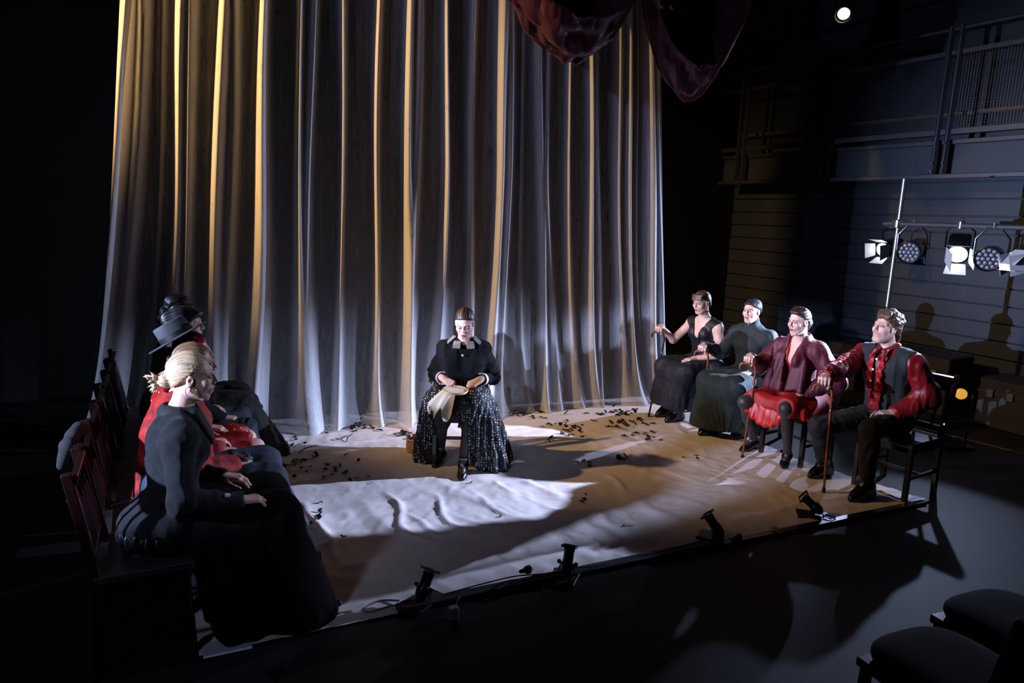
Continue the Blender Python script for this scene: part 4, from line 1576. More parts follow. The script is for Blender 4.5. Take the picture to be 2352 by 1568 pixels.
def woman_vneck():
    s = Person('woman in black sequined V-neck dress with fringe and choker, next to the curtain', (1.90, 6.56), 213, (1.785, 6.45, 1.185), 216, 12, hs=0.87, nbf=0.62)
    s.leg(-1, (1.50, 6.50, 0.535), (1.58, 6.62, 0.10), (1.475, 6.565, 0.03))
    s.leg(1, (1.63, 6.22, 0.535), (1.645, 6.46, 0.10), (1.535, 6.40, 0.03))
    cane_arm(s, (1.425, 6.57, 0.885))
    s.arm(1, (1.755, 6.40, 0.65), V(-0.80, -0.30, -0.12), V(0, 0, -1), 'rest', V(0.7, -0.2, -1))
    s.build_body(SK)
    n1 = s.S2 + s.f * 0.16 - V(0, 0, 0.0)

    def vc(F):
        for i in range(40):
            t = i / 39
            c = lp(n1 - V(0, 0, 0.01), s.nb + s.f * 0.06 + V(0, 0, 0.08), t)
            w = 0.003 + 0.098 * t
            for e in (-0.05, 0.0, 0.05):
                F.cap(c + s.l * w + s.f * e, c - s.l * w + s.f * e, 0.024, None, 0.003, True)
        for d in (1, -1):
            F.sph(s.sh[d] + s.l * d * 0.035 - V(0, 0, 0.03), 0.078, 0.008, True)
    s.top('dress_bodice', M_sequin, 0.009, 0, None, 0.5, 0.07, fold=0.004, sleeves=(), vcut=vc, seed=51, h=0.007)
    s.skirt('skirt', M_navy_sheer, 0.16, 0.02, 0.045, 0.08, fold=0.018, nf=19, seed=59)
    for d in (1, -1):
        s.shoe(d, M_leather, boot=0.2, heel=0.05, name='ankle_boot')

    def tail(F):
        a = s.H(-0.105, 0, 0.01)
        F.sph(a, 0.028, 0.015)
        F.cap(a - s.RH[:, 0] * 0.015, s.H(-0.135, -0.01, -0.06), 0.026, 0.02, 0.012)
        F.cap(s.H(-0.135, -0.01, -0.06), s.H(-0.12, -0.01, -0.10), 0.02, 0.008, 0.012)
        for i in range(-10, 11):
            y = i * 0.0057
            F.cap(s.H(0.070 - 0.25 * y * y / 0.06, y, 0.095), s.H(0.098 - 5.5 * y * y, y * 1.1, 0.052 - (i * i % 3) * 0.006), 0.0085, 0.0035, 0.004)
    s.hair(M_brown, extra=tail, freq=24, tilt=0.7)
    mb = MB().tube(seam_ring(lp(s.nb, s.H(-0.02, 0, -0.05), 0.62) + s.f * 0.006, s.R, 0.056, 0.053), 0.0042, 6, False)
    ch = s.mbfin('choker', mb, M_choker)
    mb = MB().ball(lp(s.nb, s.H(-0.02, 0, -0.05), 0.62) + s.f * 0.066 - V(0, 0, 0.012), 0.006, 8, 6)
    s.mbfin('pendant', mb, M_silver, ch)
    return s


def woman_scarf():
    s = Person('woman in sequined black headscarf, high-necked dark blouse and teal long skirt', (2.19, 6.07), 213, (2.105, 5.98, 1.18), 222, 1, hs=0.86, nbf=0.62)
    s.leg(-1, (1.77, 5.94, 0.535), (1.86, 6.06, 0.10), (1.76, 6.01, 0.03))
    s.leg(1, (1.92, 5.70, 0.535), (2.12, 5.99, 0.10), (2.03, 5.93, 0.03))
    cane_arm(s, (1.73, 6.10, 0.80))
    s.arm(1, (2.10, 5.83, 0.662), V(-0.75, -0.40, -0.12), V(0, 0, -1), 'rest', V(0.7, -0.4, -1))
    s.build_body(SK)

    def ex(F):
        F.cap(s.nb - V(0, 0, 0.02), lp(s.nb, s.H(-0.026, 0, -0.04), 0.55), 0.072, 0.060, 0.02)
        F.ell(s.pel + V(0, 0, 0.05), (0.15, 0.20, 0.11), s.R, 0.04)
    s.top('blouse', M_green_black, 0.022, 1.0, 0.024, 0.51, 0.0, fold=0.009, extra=ex, seed=61)
    s.skirt('skirt', M_teal_skirt, 0.10, 0.025, 0.05, 0.10, fold=0.013, nf=11, seed=69)
    for d in (1, -1):
        s.shoe(d, M_leather, boot=0.22, heel=0.04, name='boot')
    r = 0.2
    F = Field(s.hc - r, s.hc + r, 0.0036)
    F.ell(s.H(-0.016, 0, 0.040), V(0.105, 0.085, 0.088) * s.hs, s.RH, 0.01)
    F.ell(s.H(-0.055, 0, 0.0), V(0.06, 0.068, 0.08) * s.hs, s.RH, 0.02)
    F.plane_cut(s.H(0, 0, 0.022), s.RH @ unit(V(0.62, 0, -1)), 0.008)
    F.cap(s.H(-0.10, -0.02, -0.02), s.H(-0.12, -0.03, -0.12), 0.028, 0.018, 0.02)
    s.fin('headscarf', F, dots(mat('black_sequined_scarf', lin((0.06, 0.06, 0.07)), 0.6), 70, 0.25, lin((0.6, 0.65, 0.72)), 0.2, 0.8, 0.6),
          lambda v: 0.003 * vnoise(v * 45))
    return s


def woman_maroon():
    s = Person('woman with dark hair pulled back, maroon shawl jacket, red skirt and grey stockings', (2.37, 5.49), 213, (2.285, 5.40, 1.183), 205, 6, hs=0.88, nbf=0.62,
               lips=lin((0.62, 0.14, 0.20)))
    s.leg(-1, (1.92, 5.42, 0.50), (2.12, 5.68, 0.11), (2.02, 5.62, 0.03))
    s.leg(1, (2.155, 5.15, 0.53), (2.28, 5.335, 0.12), (2.225, 5.245, 0.03))
    cane_arm(s, (1.925, 5.43, 0.845))
    s.arm(1, (2.335, 5.26, 0.62), V(-0.85, -0.22, -0.10), V(0, 0, -1), 'rest', V(0.7, -0.5, -1))
    s.build_body(SK)

    def vc(F):
        n1 = s.S2 + s.f * 0.17 - V(0, 0, 0.03)
        for i in range(36):
            t = i / 35
            c = lp(n1, s.nb + s.f * 0.06 + V(0, 0, 0.08), t)
            w = 0.002 + 0.045 * t
            for e in (-0.05, 0.0, 0.05):
                F.cap(c + s.l * w + s.f * e, c - s.l * w + s.f * e, 0.02, None, 0.003, True)

    def vc2(F):
        for i in range(40):
            t = i / 39
            c = lp(s.S1 + s.f * 0.17, s.nb + s.f * 0.06 + V(0, 0, 0.08), t)
            w = 0.002 + 0.045 * t
            for e in (-0.04, 0.0, 0.05):
                F.cap(c + s.l * w + s.f * e, c - s.l * w + s.f * e, 0.026, None, 0.004, True)
    s.top('dress_bodice', M_red_dress, 0.008, 0.9, 0.012, 0.5, 0.062, fold=0.004, vcut=vc, seed=71)

    def drape(F):
        F.cap(s.nb - s.f * 0.06 + V(0, 0, 0.01), s.nb + s.l * 0.06 + s.f * 0.02 + V(0, 0, 0.02), 0.045, 0.04, 0.03)
        F.cap(s.nb - s.f * 0.06 + V(0, 0, 0.01), s.nb - s.l * 0.06 + s.f * 0.02 + V(0, 0, 0.02), 0.045, 0.04, 0.03)
        F.cap(s.nb + s.l * 0.06 + s.f * 0.03 + V(0, 0, 0.01), s.S2 + s.l * 0.07 + s.f * 0.14, 0.04, 0.05, 0.03)
        F.cap(s.sh[1] + V(0, 0, 0.01), lp(s.sh[1], s.el[1], 1.0) + s.l * 0.02, 0.066, 0.082, 0.05)
        F.cap(lp(s.sh[1], s.el[1], 0.9), s.wr[1] + V(0, 0, 0.02) - s.f * 0.05, 0.08, 0.05, 0.05)
        F.cap(lp(s.sh[-1], s.el[-1], 0.1), lp(s.el[-1], s.wr[-1], 0.2), 0.06, 0.062, 0.04)
        for a, r in ((-0.115, 0.03), (-0.085, 0.034), (-0.05, 0.03), (-0.022, 0.034)):
            F.cap(s.S2 + s.l * a + s.f * 0.11 + V(0, 0, 0.02), s.pel + s.l * a * 1.35 + s.f * 0.20 + V(0, 0, 0.10), r, r * 1.05, 0.012)
        [F.cap(s.S2 + s.l * a + s.f * 0.115, s.pel + s.l * (a * 1.3) + s.f * 0.20 + V(0, 0, 0.11), 0.032, 0.035, 0.014) for a in (0.05, 0.085, 0.12)]
    s.top('shawl_jacket', M_maroon, 0.016, 1.0, 0.016, 0.60, 0.066, fold=0.006, fs=(20, 20, 3), vcut=vc2, extra=drape, seed=77, low=False, cuff_trim=0.0)
    lo, hi = s.bounds(0.2)
    hi[2] = 0.8
    F = Field(lo, hi, 0.008)
    F.ell(s.pel + V(0, 0, 0.03), (0.16, 0.22, 0.13), s.R, 0.04)
    for d in (1, -1):
        e = lp(s.hip[d], s.kn[d], 0.90)
        F.cap(s.hip[d], e, 0.112, 0.082, 0.05)
    F.cap(lp(s.hip[1], s.kn[1], 0.8), lp(s.hip[-1], s.kn[-1], 0.75), 0.07, None, 0.05)
    F.cap(s.hip[1] + s.l * 0.10 - s.f * 0.05 - V(0, 0, 0.01), lp(s.hip[1], s.kn[1], .5) + s.l * 0.10 - V(0, 0, 0.03), 0.085, 0.06, 0.06)
    F.plane_cut(lp(s.kn[1], s.kn[-1], 0.5) - s.f * 0.02 + V(0, 0, 0), s.f + V(0, 0, 0.1), 0.01)
    s.fin('skirt', F, M_red_dress, lambda v: 0.007 * ridge((v - s.o) * V(12, 12, 12)))
    # satin lining that hangs between the knees and at the side
    F = Field(lo, hi, 0.007)
    c1, c2 = lp(s.hip[1], s.kn[1], 0.82), lp(s.hip[-1], s.kn[-1], 0.86)
    for t in np.linspace(0, 1, 7):
        a = lp(c1, c2, t) + V(0, 0, -0.02)
        sag = 0.13 * math.sin(math.pi * (0.12 + 0.8 * t)) + 0.02
        F.cap(a, a + s.f * 0.035 - V(0, 0, sag), 0.036, 0.026, 0.03)
    for t in (0.2, 0.5, 0.75):
        a = lp(s.hip[1], s.kn[1], t) + s.l * 0.10 - V(0, 0, 0.01)
        F.cap(a, a - V(0, 0, 0.09 * (1 - abs(t - 0.4))) + s.l * 0.02, 0.035, 0.025, 0.04)
    s.fin('skirt_lining', F, M_orange_satin, lambda v: 0.006 * vnoise(v * 16), label='orange-red satin lining hanging below the skirt')
    s.stockings(M_stocking_sheer)
    for d in (1, -1):
        s.shoe(d, M_leather, heel=0.06, pointed=0.025)

    def bk(F):
        F.ell(s.H(-0.105, 0, -0.02), (0.034, 0.04, 0.04), s.RH, 0.012)
        F.cap(s.H(-0.115, 0, -0.04), s.H(-0.10, -0.01, -0.115), 0.022, 0.010, 0.015)
        for i in range(-3, 4):
            F.cap(s.H(0.062, i * 0.012, 0.094), s.H(0.0, i * 0.018, 0.116), 0.010, 0.014, 0.012)
    s.hair(M_dbrown, extra=bk, freq=20, amp=0.0036, tilt=0.78)
    return s


def man_red():
    s = Person('man in crimson satin shirt, black waistcoat and trousers, nearest in the right row', (2.86, 4.99), 208, (2.765, 5.00, 1.215), 197, -9, hs=0.95,
               male=True, sw=0.195, hipw=0.09, nbf=0.65, lips=lin((0.70, 0.42, 0.40)), brow=(0.06, 0.035, 0.02))
    s.leg(-1, (2.32, 4.93, 0.465), (2.485, 5.10, 0.10), (2.36, 5.045, 0.035))
    s.leg(1, (2.555, 4.655, 0.535), (2.60, 4.68, 0.11), (2.475, 4.625, 0.035))
    cane_arm(s, (2.25, 4.78, 0.845))
    s.arm(1, (2.80, 4.80, 0.625), V(-0.86, 0.15, -0.10), V(-0.1, 0.1, -1), 'rest', V(0.45, -0.15, -1))
    s.build_body(SK)

    def puff(F):
        for d in (1, -1):
            F.cap(lp(s.sh[d], s.el[d], 0.1), lp(s.sh[d], s.el[d], 0.75), 0.066, 0.074, 0.03)
            F.cap(lp(s.sh[d], s.el[d], 0.75), lp(s.el[d], s.wr[d], 0.55), 0.076, 0.062, 0.03)
            F.cap(lp(s.el[d], s.wr[d], 0.5), lp(s.el[d], s.wr[d], 0.92), 0.062, 0.046, 0.03)
    sh = s.top('shirt', M_red_satin, 0.016, 1.0, 0.02, 0.56, 0.066, fold=0.007, fs=(20, 20, 6), extra=puff, seed=81, h=0.008, cuff_trim=0.008)

    def vv(F):
        a, b = s.S1 + s.f * 0.20 - V(0, 0, 0.06), s.nb + s.f * 0.07 + V(0, 0, 0.06)
        for i in range(36):
            t = i / 35
            c = lp(a, b, t)
            w = 0.004 + 0.058 * t
            for e in (-0.09, -0.05, 0.0):
                F.cap(c + s.l * w + s.f * e, c - s.l * w + s.f * e, 0.028, None, 0.003, True)
        for d in (1, -1):
            F.cap(s.sh[d] + s.l * d * 0.050, lp(s.sh[d], s.el[d], 0.4) + s.l * d * 0.03, 0.095, 0.09, 0.01, True)
    vs = s.top('waistcoat', M_vest, 0.028, 0, None, 0.60, 0.085, fold=0.004, sleeves=(), vcut=vv, seed=83, h=0.007)
    s.trousers(M_trouser, 0.018, 0.008)
    # collar points
    for d in (1, -1):
        F = Field(s.nb - 0.16, s.nb + 0.16, 0.004)
        top = s.nb + V(0, 0, 0.055)
        F.cap(top - s.f * 0.05, top + s.l * 0.066 * d + s.f * 0.01 - V(0, 0, 0.005), 0.020, 0.021, 0.02)
        F.cap(top + s.l * 0.066 * d + s.f * 0.01 - V(0, 0, 0.005), s.nb + s.f * 0.105 + s.l * 0.026 * d + V(0, 0, 0.012), 0.020, 0.018, 0.02)
        F.cap(s.nb + s.f * 0.102 + s.l * 0.034 * d + V(0, 0, 0.01), s.nb + s.f * 0.145 + s.l * 0.055 * d - V(0, 0, 0.055), 0.022, 0.006, 0.01)
        s.fin('collar_point', F, M_red_satin, parent=sh)
    # ruffles down both sides of the placket
    for d in (1, -1):
        mb = MB()
        n = 34
        rows = []
        for i in range(n):
            t = i / (n - 1)
            c = lp(s.nb + s.f * 0.118 - V(0, 0, 0.02), s.S1 + s.f * 0.160 - V(0, 0, 0.10), t)
            c = c + s.f * 0.035 * math.sin(math.pi * min(t * 1.2, 1))
            w = 0.020 + 0.030 * (1 - t)
            wob = 0.008 * math.sin(i * 1.25)
            rows.append([c + s.l * d * (w - 0.022), c + s.l * d * w + s.f * (0.012 + wob), c + s.l * d * (w + 0.018 + wob)])
        v = [p for r in rows for p in r]
        mb.add(v, [(3 * i + k, 3 * i + k + 1, 3 * i + k + 4, 3 * i + k + 3) for i in range(n - 1) for k in range(2)])
        s.mbfin('ruffle', mb, M_red_lace, sh, label='wavy crimson ruffle')
    for z, f in ((0.0, 0.135), (-0.075, 0.163), (-0.16, 0.172)):
        button(s, sh, s.nb + s.f * f + V(0, 0, -0.05 + z), s.f + V(0, 0, 0.3), 0.009)
    for d in (1, -1):
        s.shoe(d, M_leather, boot=0.19, heel=0.03, name='boot')

    def mop(F):
        r = random.Random(8)
        for i in range(150):
            th = r.uniform(0, 2 * math.pi)
            ph = r.uniform(0.12, 1.0) * math.pi / 2
            d = V(math.cos(th) * math.cos(ph), math.sin(th) * math.cos(ph), math.sin(ph))
            a = V(-0.014, 0, 0.036) + d * V(0.098, 0.080, 0.090)
            if a[0] > 0.03 and a[2] < 0.075:
                continue
            if a[0] > -0.01 and a[2] < 0.03:
                continue
            e = a + unit(V(-0.5, 0.3 * math.sin(th) + r.uniform(-.4, .4), r.uniform(-0.9, 0.15)) + d * 0.55) * r.uniform(0.014, 0.028)
            F.cap(s.H(*a), s.H(*e), 0.012, 0.005, 0.018)
        for i in range(16):
            y = -0.055 + i * 0.0073
            F.cap(s.H(0.05, y * 0.8, 0.115), s.H(0.083 - 6 * y * y, y * 1.1 + 0.01, 0.083 + r.uniform(-.006, .012)), 0.015, 0.006, 0.008)
        for i in range(26):
            y = r.uniform(-0.065, 0.065)
            F.cap(s.H(-0.085 + 6 * y * y, y, r.uniform(-0.05, 0.04)), s.H(-0.105 + 6 * y * y, y * 1.1, r.uniform(-0.115, -0.06)), 0.016, 0.006, 0.008)
    s.hair(M_brown, puff=0.012, extra=mop, freq=26, amp=0.0022, off=0.0, tilt=0.9)
    return s


PEOPLE = {}
for fn in (woman_blond, woman_shawl, woman_hat, woman_dark, woman_updo, woman_sewing, woman_vneck, woman_scarf, woman_maroon, man_red):
    PEOPLE[fn.__name__] = fn()
# ------------------------------------------------------------------ chairs
M_mahog = mat('dark_mahogany', lin((0.105, 0.042, 0.036)), 0.30, var=(7, 0.35), bump=(30, 0.05, 0.002), aniso=(1, 1, 0.2), coat=0.3)
M_seatwood = mat('worn_black_wood', lin((0.16, 0.15, 0.155)), 0.42, var=(9, 0.3))


def make_chair(name, label, group, wood, seat, width=0.36, slats=4, lean=0.10):
    t = thing(name, label, 'chair', group=group)
    hw, hd = width / 2, 0.20 if lean > 0.08 else 0.175
    MB().box((0.005, 0, 0.435), (hd * 2 + 0.02, width + 0.01, 0.032)).build('seat', seat, t)
    for d in (1, -1):
        MB().bar((hd - 0.02, d * (hw - 0.02), 0), (hd - 0.02, d * (hw - 0.02), 0.42), 0.036, 0.036).build('leg', wood, t)
        MB().bar((-hd - 0.015, d * (hw - 0.018), 0), (-hd + 0.01, d * (hw - 0.018), 0.44), 0.036, 0.036).build('leg', wood, t)
        MB().bar((-hd + 0.01, d * (hw - 0.018), 0.42), (-hd - lean, d * (hw - 0.018), 0.90), 0.034, 0.038).build('back_post', wood, t)
        MB().bar((-hd - 0.01, d * (hw - 0.02), 0.18), (hd - 0.02, d * (hw - 0.02), 0.18), 0.018, 0.026).build('stretcher', wood, t)
        MB().bar((-hd, d * (hw - 0.02), 0.39), (hd - 0.02, d * (hw - 0.02), 0.39), 0.02, 0.055).build('apron', wood, t)
    MB().bar((hd - 0.02, -hw + 0.02, 0.39), (hd - 0.02, hw - 0.02, 0.39), 0.02, 0.055).build('apron', wood, t)
    MB().bar((0, -hw + 0.02, 0.18), (0, hw - 0.02, 0.18), 0.02, 0.024).build('stretcher', wood, t)
    MB().bar((-hd - lean * 0.78, -hw + 0.02, 0.83), (-hd - lean * 0.78, hw - 0.02, 0.83), 0.024, 0.115, (0.22, 0, 1)).build('top_rail', wood, t)
    MB().bar((-hd - 0.006, -hw + 0.02, 0.50), (-hd - 0.006, hw - 0.02, 0.50), 0.022, 0.045).build('lower_rail', wood, t)
    for i in range(slats):
        y = (i - (slats - 1) / 2) * (width - 0.09) / slats
        MB().bar((-hd - 0.006, y, 0.50), (-hd - lean * 0.72, y, 0.80), 0.024, 0.012, (0, 1, 0)).build('slat', wood, t)
    return t


LCHAIR = 'mahogany slat-back chairs in the left row'
lch = make_chair('slat_chair', 'x', LCHAIR, M_mahog, M_seatwood, lean=0.065)
ORD = ['nearest chair of the left row, dark mahogany slat back, under the blond woman', 'second slat-back chair from the near end of the left row',
       'third slat-back chair from the near end of the left row', 'middle slat-back chair of the seven in the left row',
       'fifth slat-back chair from the near end of the left row', 'sixth slat-back chair of the left row, next to last before the curtain',
       'farthest slat-back chair of the left row, against the curtain']
for i in range(7):
    c = lch if i == 0 else copy_thing(lch)
    p = C0L = Vector((-1.594, 2.74, 0)) + Vector((-0.454, 0.891, 0)) * (0.372 * i)
    c.location = p + Vector((0.891, 0.454, 0)) * 0.025
    c.rotation_euler = (0, 0, math.radians(27 + (0, 2, -1, 1, -2, 1, 0)[i]))
    c['label'] = ORD[i]
RCHAIR = 'black slat-back chairs in the right row'
M_ebony = mat('black_lacquered_wood', lin((0.09, 0.075, 0.085)), 0.25, var=(7, 0.3), coat=0.4)
rch = make_chair('slat_chair', 'x', RCHAIR, M_ebony, M_ebony, 0.42, 3)
RORD = ['black slat-back chair under the man in the crimson shirt, nearest of the right row',
        'black chair under the woman in the maroon shawl', 'black chair under the woman in the headscarf', 'black chair under the woman in the V-neck dress']
for i, (x, y, a) in enumerate(((2.91, 4.89, 212), (2.42, 5.53, 213), (2.23, 6.11, 213), (1.945, 6.60, 213))):
    c = rch if i == 0 else copy_thing(rch)
    c.location = (x, y, 0)
    c.rotation_euler = (0, 0, math.radians(a))
    c['label'] = RORD[i]
cch = copy_thing(rch)
cch.location = (-0.385, 5.20, 0)
cch.rotation_euler = (0, 0, math.radians(-88))
cch['label'] = 'black wooden chair under the woman sewing in the centre'
del cch['group']

# audience chairs in the dark at the lower right
M_plush = mat('dark_red_plush', lin((0.085, 0.022, 0.025)), 0.95, var=(30, 0.3), bump=(90, 0.3, 0.004))


def cushion(name, c, r, R, m, parent, box=0.55):
    c = np.array(c, float)
    F = Field(c - 0.36, c + 0.36, 0.012)
    R = np.array(R)
    r = np.array(r, float)

    def fn(X, Y, Z):
        p = [X - c[0], Y - c[1], Z - c[2]]
        q = [np.abs(sum(R[j, i] * p[j] for j in range(3))) / r[i] for i in range(3)]
        k = (q[0] ** 3.2 + q[1] ** 3.2 + q[2] ** 2.4) ** (1 / 3.0) - 1
        return k * min(r)
    F.put(fn, c - 0.35, c + 0.35, 0.0)
    v, q = F.nets()
    return link(name, npmesh(name, v, q), parent, m)


aud = thing('upholstered_chair', 'dark red upholstered chair facing the stage, foremost in the lower right corner', 'chair', group='audience chairs at the lower right')
cushion('seat', (0, 0, 0.455), (0.235, 0.225, 0.05), np.eye(3), M_plush, aud)
MB().box((0, 0, 0.405), (0.44, 0.42, 0.035)).build('seat_frame', M_ebony, aud)
Rb = np.array(Matrix.Rotation(math.radians(-14), 3, 'Y'))
cushion('backrest', (-0.25, 0, 0.70), (0.03, 0.21, 0.20), Rb, M_plush, aud)
for sx in (1, -1):
    for sy in (1, -1):
        MB().bar((sx * 0.19, sy * 0.185, 0.40), (sx * 0.20 - (0.03 if sx < 0 else 0), sy * 0.19, 0), 0.034, 0.034).build('leg', M_ebony, aud)
for sy in (1, -1):
    MB().bar((-0.20, sy * 0.205, 0.40), (-0.275, sy * 0.20, 0.86), 0.026, 0.03).build('back_post', M_ebony, aud)
aud.location = (1.56, 2.10, 0)
aud.rotation_euler = (0, 0, math.radians(112))
a2 = copy_thing(aud)
a2.location = (2.0, 2.39, 0)
a2['label'] = 'dark red upholstered chair behind and right of the foremost audience chair'
a3 = copy_thing(aud)
a3.location = (2.03, 1.78, 0)
a3.rotation_euler = (0, 0, math.radians(118))
a3['label'] = 'dark red upholstered chair cut by the right edge, its backrest showing'

# ------------------------------------------------------------------ canes
M_cane = mat('varnished_chestnut_cane', lin((0.52, 0.27, 0.15)), 0.35, var=(12, 0.35), aniso=(1, 1, 0.3))
M_cane_dark = mat('dark_walnut_cane', lin((0.16, 0.12, 0.10)), 0.35, var=(12, 0.3))
M_rubber = mat('black_rubber', lin((0.05, 0.05, 0.05)), 0.7)


def cane(foot, fist, m, label):
    t = thing('walking_cane', label, 'cane', foot, group='walking canes held by the right row')
    F_, H_ = V(*foot), V(*fist)
    ax = unit(V(0.86, -0.45, 0))             # crook runs across, free end away from the holder
    fs = H_ - F_
    pts = []
    n = 16
    q = fs + V(0, 0, -0.022)
    top = q + ax * 0.062
    shaft_top = top + V(0, 0, -0.075)
    base = V(0, 0, 0.012)
    for i in range(7):
        pts.append(lp(base, shaft_top, i / 6))
    for i in range(1, 8):
        a = math.pi / 2 * i / 7
        pts.append(shaft_top + ax * (-0.03 * (1 - math.cos(a))) + V(0, 0, 0.07 * math.sin(a)))
    pts.append(q - ax * 0.03 + V(0, 0, -0.003))
    for i in range(1, 6):
        a = math.pi / 2 * i / 5
        pts.append(q - ax * (0.03 + 0.032 * math.sin(a)) - V(0, 0, 0.003 + 0.032 * (1 - math.cos(a))))
    pts.append(pts[-1] - V(0, 0, 0.02))
    mb = MB().tube([tuple(p) for p in pts], [0.0088] * 5 + [0.0098] * (len(pts) - 6) + [0.0092], 10)
    mb.build('shaft', m, t, True)
    d = unit(shaft_top - base)
    MB().lathe([(0.008, -0.012), (0.0125, -0.010), (0.012, 0.03), (0.0095, 0.034)], tuple(base), tuple(d), 12).build('ferrule', M_rubber, t, True)
    cc = lp(base, shaft_top, 0.84)
    MB().lathe([(0.0100, -0.011), (0.0106, -0.010), (0.0106, 0.010), (0.0100, 0.011)], tuple(cc), tuple(d), 12).build('collar', M_chrome, t, True)
    return t


cane((1.39, 6.57, 0), (1.425, 6.57, 0.885), M_cane_dark, 'dark walking cane held by the woman in the V-neck dress')
cane((1.77, 6.10, 0), (1.73, 6.10, 0.805), M_cane, 'chestnut walking cane held by the woman in the headscarf')
cane((1.95, 5.43, 0), (1.925, 5.43, 0.845), M_cane, 'chestnut walking cane held by the woman in the maroon shawl')
cane((2.34, 4.77, 0), (2.25, 4.78, 0.845), M_cane, 'chestnut walking cane held by the man in the crimson shirt')

# ------------------------------------------------------------------ hat, hoop, basket, purse
hp = PEOPLE['woman_hat']
R_ = frame(25, -30, -8)
hc = hp.H(-0.085, 0, 0.083)
hat = thing('flat_crowned_hat', 'black felt flat-crowned hat tilted back on the head above the polka dot dress', 'hat', tuple(hc))
ax = tuple(R_[:, 2])
F = Field(V(-0.25, -0.25, -0.25), V(0.25, 0.25, 0.25), 0.005)
F.cap(V(0, 0, 0), R_[:, 2] * 0.002, 0.001)
cr = MB().lathe([(0.086, 0.0), (0.089, 0.012), (0.086, 0.088), (0.083, 0.094), (0.074, 0.096), (0.001, 0.094)], (0, 0, 0), ax, 40)
cr.build('crown', M_felt, hat, True)
MB().lathe([(0.084, -0.002), (0.162, -0.004), (0.166, -0.001), (0.166, 0.003), (0.162, 0.006), (0.084, 0.008)], (0, 0, 0), ax, 48, False).build('brim', M_felt, hat, True)
MB().lathe([(0.0895, 0.008), (0.0915, 0.010), (0.0905, 0.034), (0.088, 0.035)], (0, 0, 0), ax, 40, False).build('ribbon', M_choker, hat, True)

hoop = thing('embroidery_hoop', 'round wooden embroidery hoop with white cloth hanging from it in the sewing woman\'s hands', 'embroidery hoop', (-0.40, 4.835, 0.668))
hn = unit(V(0.04, -0.06, 1.0))
M_hoop = mat('pale_beech', lin((0.82, 0.70, 0.52)), 0.45)
M_linen = mat('white_linen', lin((0.88, 0.83, 0.74)), 0.75, bump=(90, 0.3, 0.002))
t1 = unit(np.cross(hn, V(0, 1, 0)))
t2 = np.cross(hn, t1)
mb = MB()
for k, rr in ((0.004, 0.090), (-0.004, 0.086)):
    mb.tube([tuple(t1 * rr * math.cos(a) + t2 * rr * math.sin(a) + hn * k) for a in np.linspace(0, 2 * math.pi, 41)], 0.0055, 8, False)
mb.build('ring', M_hoop, hoop, True)
MB().lathe([(0.001, 0.0022), (0.086, 0.002), (0.086, -0.001), (0.001, -0.001)], (0, 0, 0), tuple(hn), 36).build('stretched_cloth', M_linen, hoop, True)
# the loose end of the linen falls over the right knee
g0 = []
nU, nV = 26, 20
for i in range(nU):
    a = math.radians(-35 + 130 * i / (nU - 1))
    e = t1 * 0.088 * math.cos(a) + t2 * 0.088 * math.sin(a)
    if e[0] > 0.2:
        e[0] = 0.2
    for j in range(nV):
        t = j / (nV - 1)
        o_ = unit(V(e[0], e[1], 0))
        p = e + o_ * (0.075 * t) + V(-0.025 * t, -0.012 * t, -0.135 * t ** 1.25 * (1.0 + 0.35 * math.sin(i * 0.9)))
        p = p + V(0.010 * t * math.sin(i * 1.3 + 2 * t), 0.012 * t * math.cos(i * 1.3) - 0.045 * t ** 0.7, 0.012 * t)
        g0.append(tuple(p))
ii = np.arange(nU * nV).reshape(nU, nV)
link('hanging_cloth', npmesh('hanging_cloth', np.array(g0), np.stack([ii[:-1, :-1], ii[1:, :-1], ii[1:, 1:], ii[:-1, 1:]], -1).reshape(-1, 4)), hoop, M_linen)

bask = thing('basket', 'small round woven copper-coloured basket on the cloth beside the sewing woman\'s skirt', 'basket', (-0.735, 5.30, 0.012))
M_wick = mat('copper_wicker', lin((0.80, 0.62, 0.46)), 0.4, 0.0, var=(40, 0.3))
n = 20
wall = MB()
for k in range(7):
    z = 0.012 + k * 0.016
    r0 = 0.082 + 0.006 * math.sin(k * 0.5)
    wall.tube([((r0 + 0.004 * (-1) ** (i + k)) * math.cos(2 * math.pi * i / 40), (r0 + 0.004 * (-1) ** (i + k)) * math.sin(2 * math.pi * i / 40), z) for i in range(41)], 0.0072, 6, False)
wall.build('woven_wall', M_wick, bask, True)
MB().tube([(0.09 * math.cos(a), 0.09 * math.sin(a), 0.122) for a in np.linspace(0, 2 * math.pi, 41)], 0.009, 8, False).build('rim', M_wick, bask, True)
MB().lathe([(0.001, 0.0), (0.08, 0.0), (0.08, 0.008), (0.001, 0.008)], (0, 0, 0), (0, 0, 1), 28).build('base', M_wick, bask, True)
mb = MB()
for i in range(n):
    a = 2 * math.pi * i / n
    mb.tube([(0.083 * math.cos(a), 0.083 * math.sin(a), 0.004), (0.086 * math.cos(a), 0.086 * math.sin(a), 0.122)], 0.004, 5)
mb.build('stake', M_wick, bask, True)

